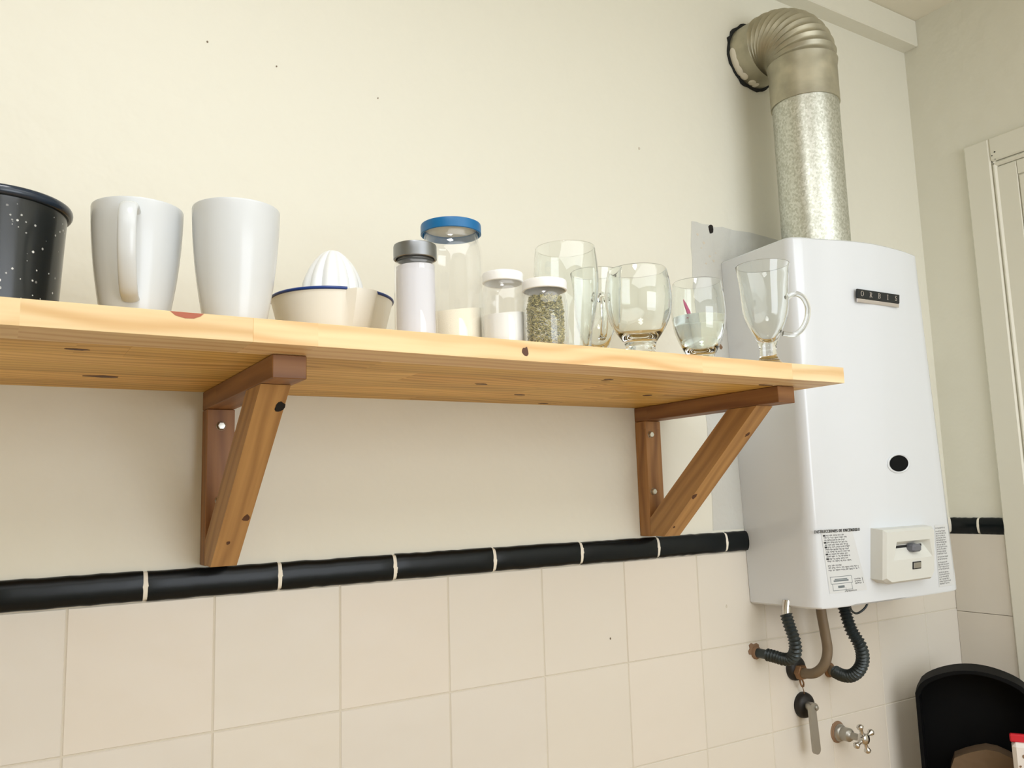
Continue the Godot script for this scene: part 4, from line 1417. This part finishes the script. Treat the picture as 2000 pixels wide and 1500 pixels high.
	g.lathe(smooth_prof(v2s([0, -0.009, 0.0075, -0.008, 0.0095, -0.001, 0.0085, 0.006, 0.004, 0.0085, 0, 0.009]), 4), 24)
	put("hub", g.mesh(), M.chrome, t)
	for k in 4:
		var a := 0.35 + PI * 0.5 * k
		var d := Vector3(cos(a), sin(a), 0)
		g = Geo.new()
		g.tube([hub + d * 0.006, hub + d * 0.012, hub + d * 0.017, hub + d * 0.0195, hub + d * 0.0225, hub + d * 0.0250, hub + d * 0.0265], [0.0036, 0.0030, 0.0034, 0.0052, 0.0060, 0.0046, 0.0015], 14)
		put("arm", g.mesh(50), M.chrome, t)
	put("rust_collar", disc_on_wall(0.0185, 0.003, Vector3(-0.002, 0.001, 0), 0.8), M.rust, t)

func corner_things() -> void:
	# worktop below the picture, on which the corner things stand
	var wt := -0.47
	var t := thing("kitchen_counter", "white kitchen counter with a pale worktop below the picture", "counter", Vector3(0, FLOOR, 0))
	put("worktop", slab(Vector3(-0.6, wt - 0.035 - FLOOR, 0.002), Vector3(XR - 0.002, wt - FLOOR, 0.40), 0.003), M.stone, t)
	put("cabinet", slab(Vector3(-0.58, 0.0, 0.002), Vector3(XR - 0.002, wt - 0.0355 - FLOOR, 0.37), 0.002), M.cabinet, t)
	# black round-topped bin, open at the front
	var facing := Basis(Vector3(0, 1, 0), -1.047)
	var at := Vector3(1.427, wt, 0.1375)
	t = thing("black_bin", "black round-topped open bin in the tiled corner at the lower right", "bin", at)
	t.basis = facing
	var w := 0.094
	var h := 0.241
	var outer := PackedVector2Array()
	var inner := PackedVector2Array()
	for k in 2:
		var m := w - 0.006 * k
		var arr: Array = [Vector2(-m, 0.0 if k == 0 else 0.006), Vector2(m, 0.0 if k == 0 else 0.006)]
		var steps := 20
		for i in steps + 1:
			var a := float(i) / steps
			var x := lerpf(m, -m, a)
			var edge := 1.0 - pow(absf(x) / m, 2.0)
			arr.append(Vector2(x, h - 0.006 * k - 0.032 * (1.0 - edge) - 0.014 * pow(absf(x) / m, 14.0)))
		if k == 0:
			outer = PackedVector2Array(arr)
		else:
			inner = PackedVector2Array(arr)
	var g := Geo.new()
	var dz := 0.065
	for i in outer.size():
		var k := (i + 1) % outer.size()
		var a := outer[i]
		var b := outer[k]
		var c := inner[k]
		var d := inner[i]
		g.quad(Vector3(a.x, a.y, -dz), Vector3(b.x, b.y, -dz), Vector3(b.x, b.y, 0), Vector3(a.x, a.y, 0))
		g.quad(Vector3(a.x, a.y, 0), Vector3(b.x, b.y, 0), Vector3(c.x, c.y, 0), Vector3(d.x, d.y, 0))
		g.quad(Vector3(d.x, d.y, 0), Vector3(c.x, c.y, 0), Vector3(c.x, c.y, -dz + 0.006), Vector3(d.x, d.y, -dz + 0.006))
	put("shell", g.mesh(35), M.black_plastic, t)
	g = Geo.new()
	g.prism(outer, -dz - 0.003, -dz + 0.003)
	put("back_panel", g.mesh(), M.black_plastic, t)
	# brown paper bag inside it, white packet with a red band in front
	var b2 := t.transform
	g = Geo.new()
	var bag := PackedVector2Array()
	for q in [[-0.046, 0.007], [0.070, 0.007], [0.072, 0.070], [0.064, 0.088], [0.047, 0.097], [0.030, 0.104], [0.012, 0.106], [-0.006, 0.101], [-0.022, 0.095], [-0.040, 0.086], [-0.048, 0.065]]:
		bag.append(Vector2(q[0], q[1]))
	g.prism(bag, -0.050, -0.008)
	var o := put("paper_bag", g.mesh(), M.kraft)
	o.transform = b2
	tag(o, "crumpled brown paper bag inside the black bin", "bag")
	var pk := thing("food_packet", "white food packet with a red top band at the right edge, before the black bin", "packet", b2 * Vector3(0.0885, 0, 0.034))
	pk.basis = facing
	g = Geo.new()
	g.box(Vector3(0, 0.068, 0), Vector3(0.075, 0.136, 0.034), 0.006)
	put("packet", g.mesh(), M.paper, pk)
	g = Geo.new()
	g.box(Vector3(0, 0.1415, 0), Vector3(0.079, 0.013, 0.012), 0.002)
	put("top_band", g.mesh(), M.red, pk)
	for q in [[-0.020, 0.117, 0.004], [-0.019, 0.105, 0.0032], [-0.028, 0.100, 0.002], [-0.008, 0.110, 0.003], [-0.022, 0.088, 0.003]]:
		put("printed_mark", blob([], q[0], q[1], int(q[1] * 1000), q[2], 9, 1.0, 0.0005), M.rust, pk, Vector3(0, 0, 0.0172))
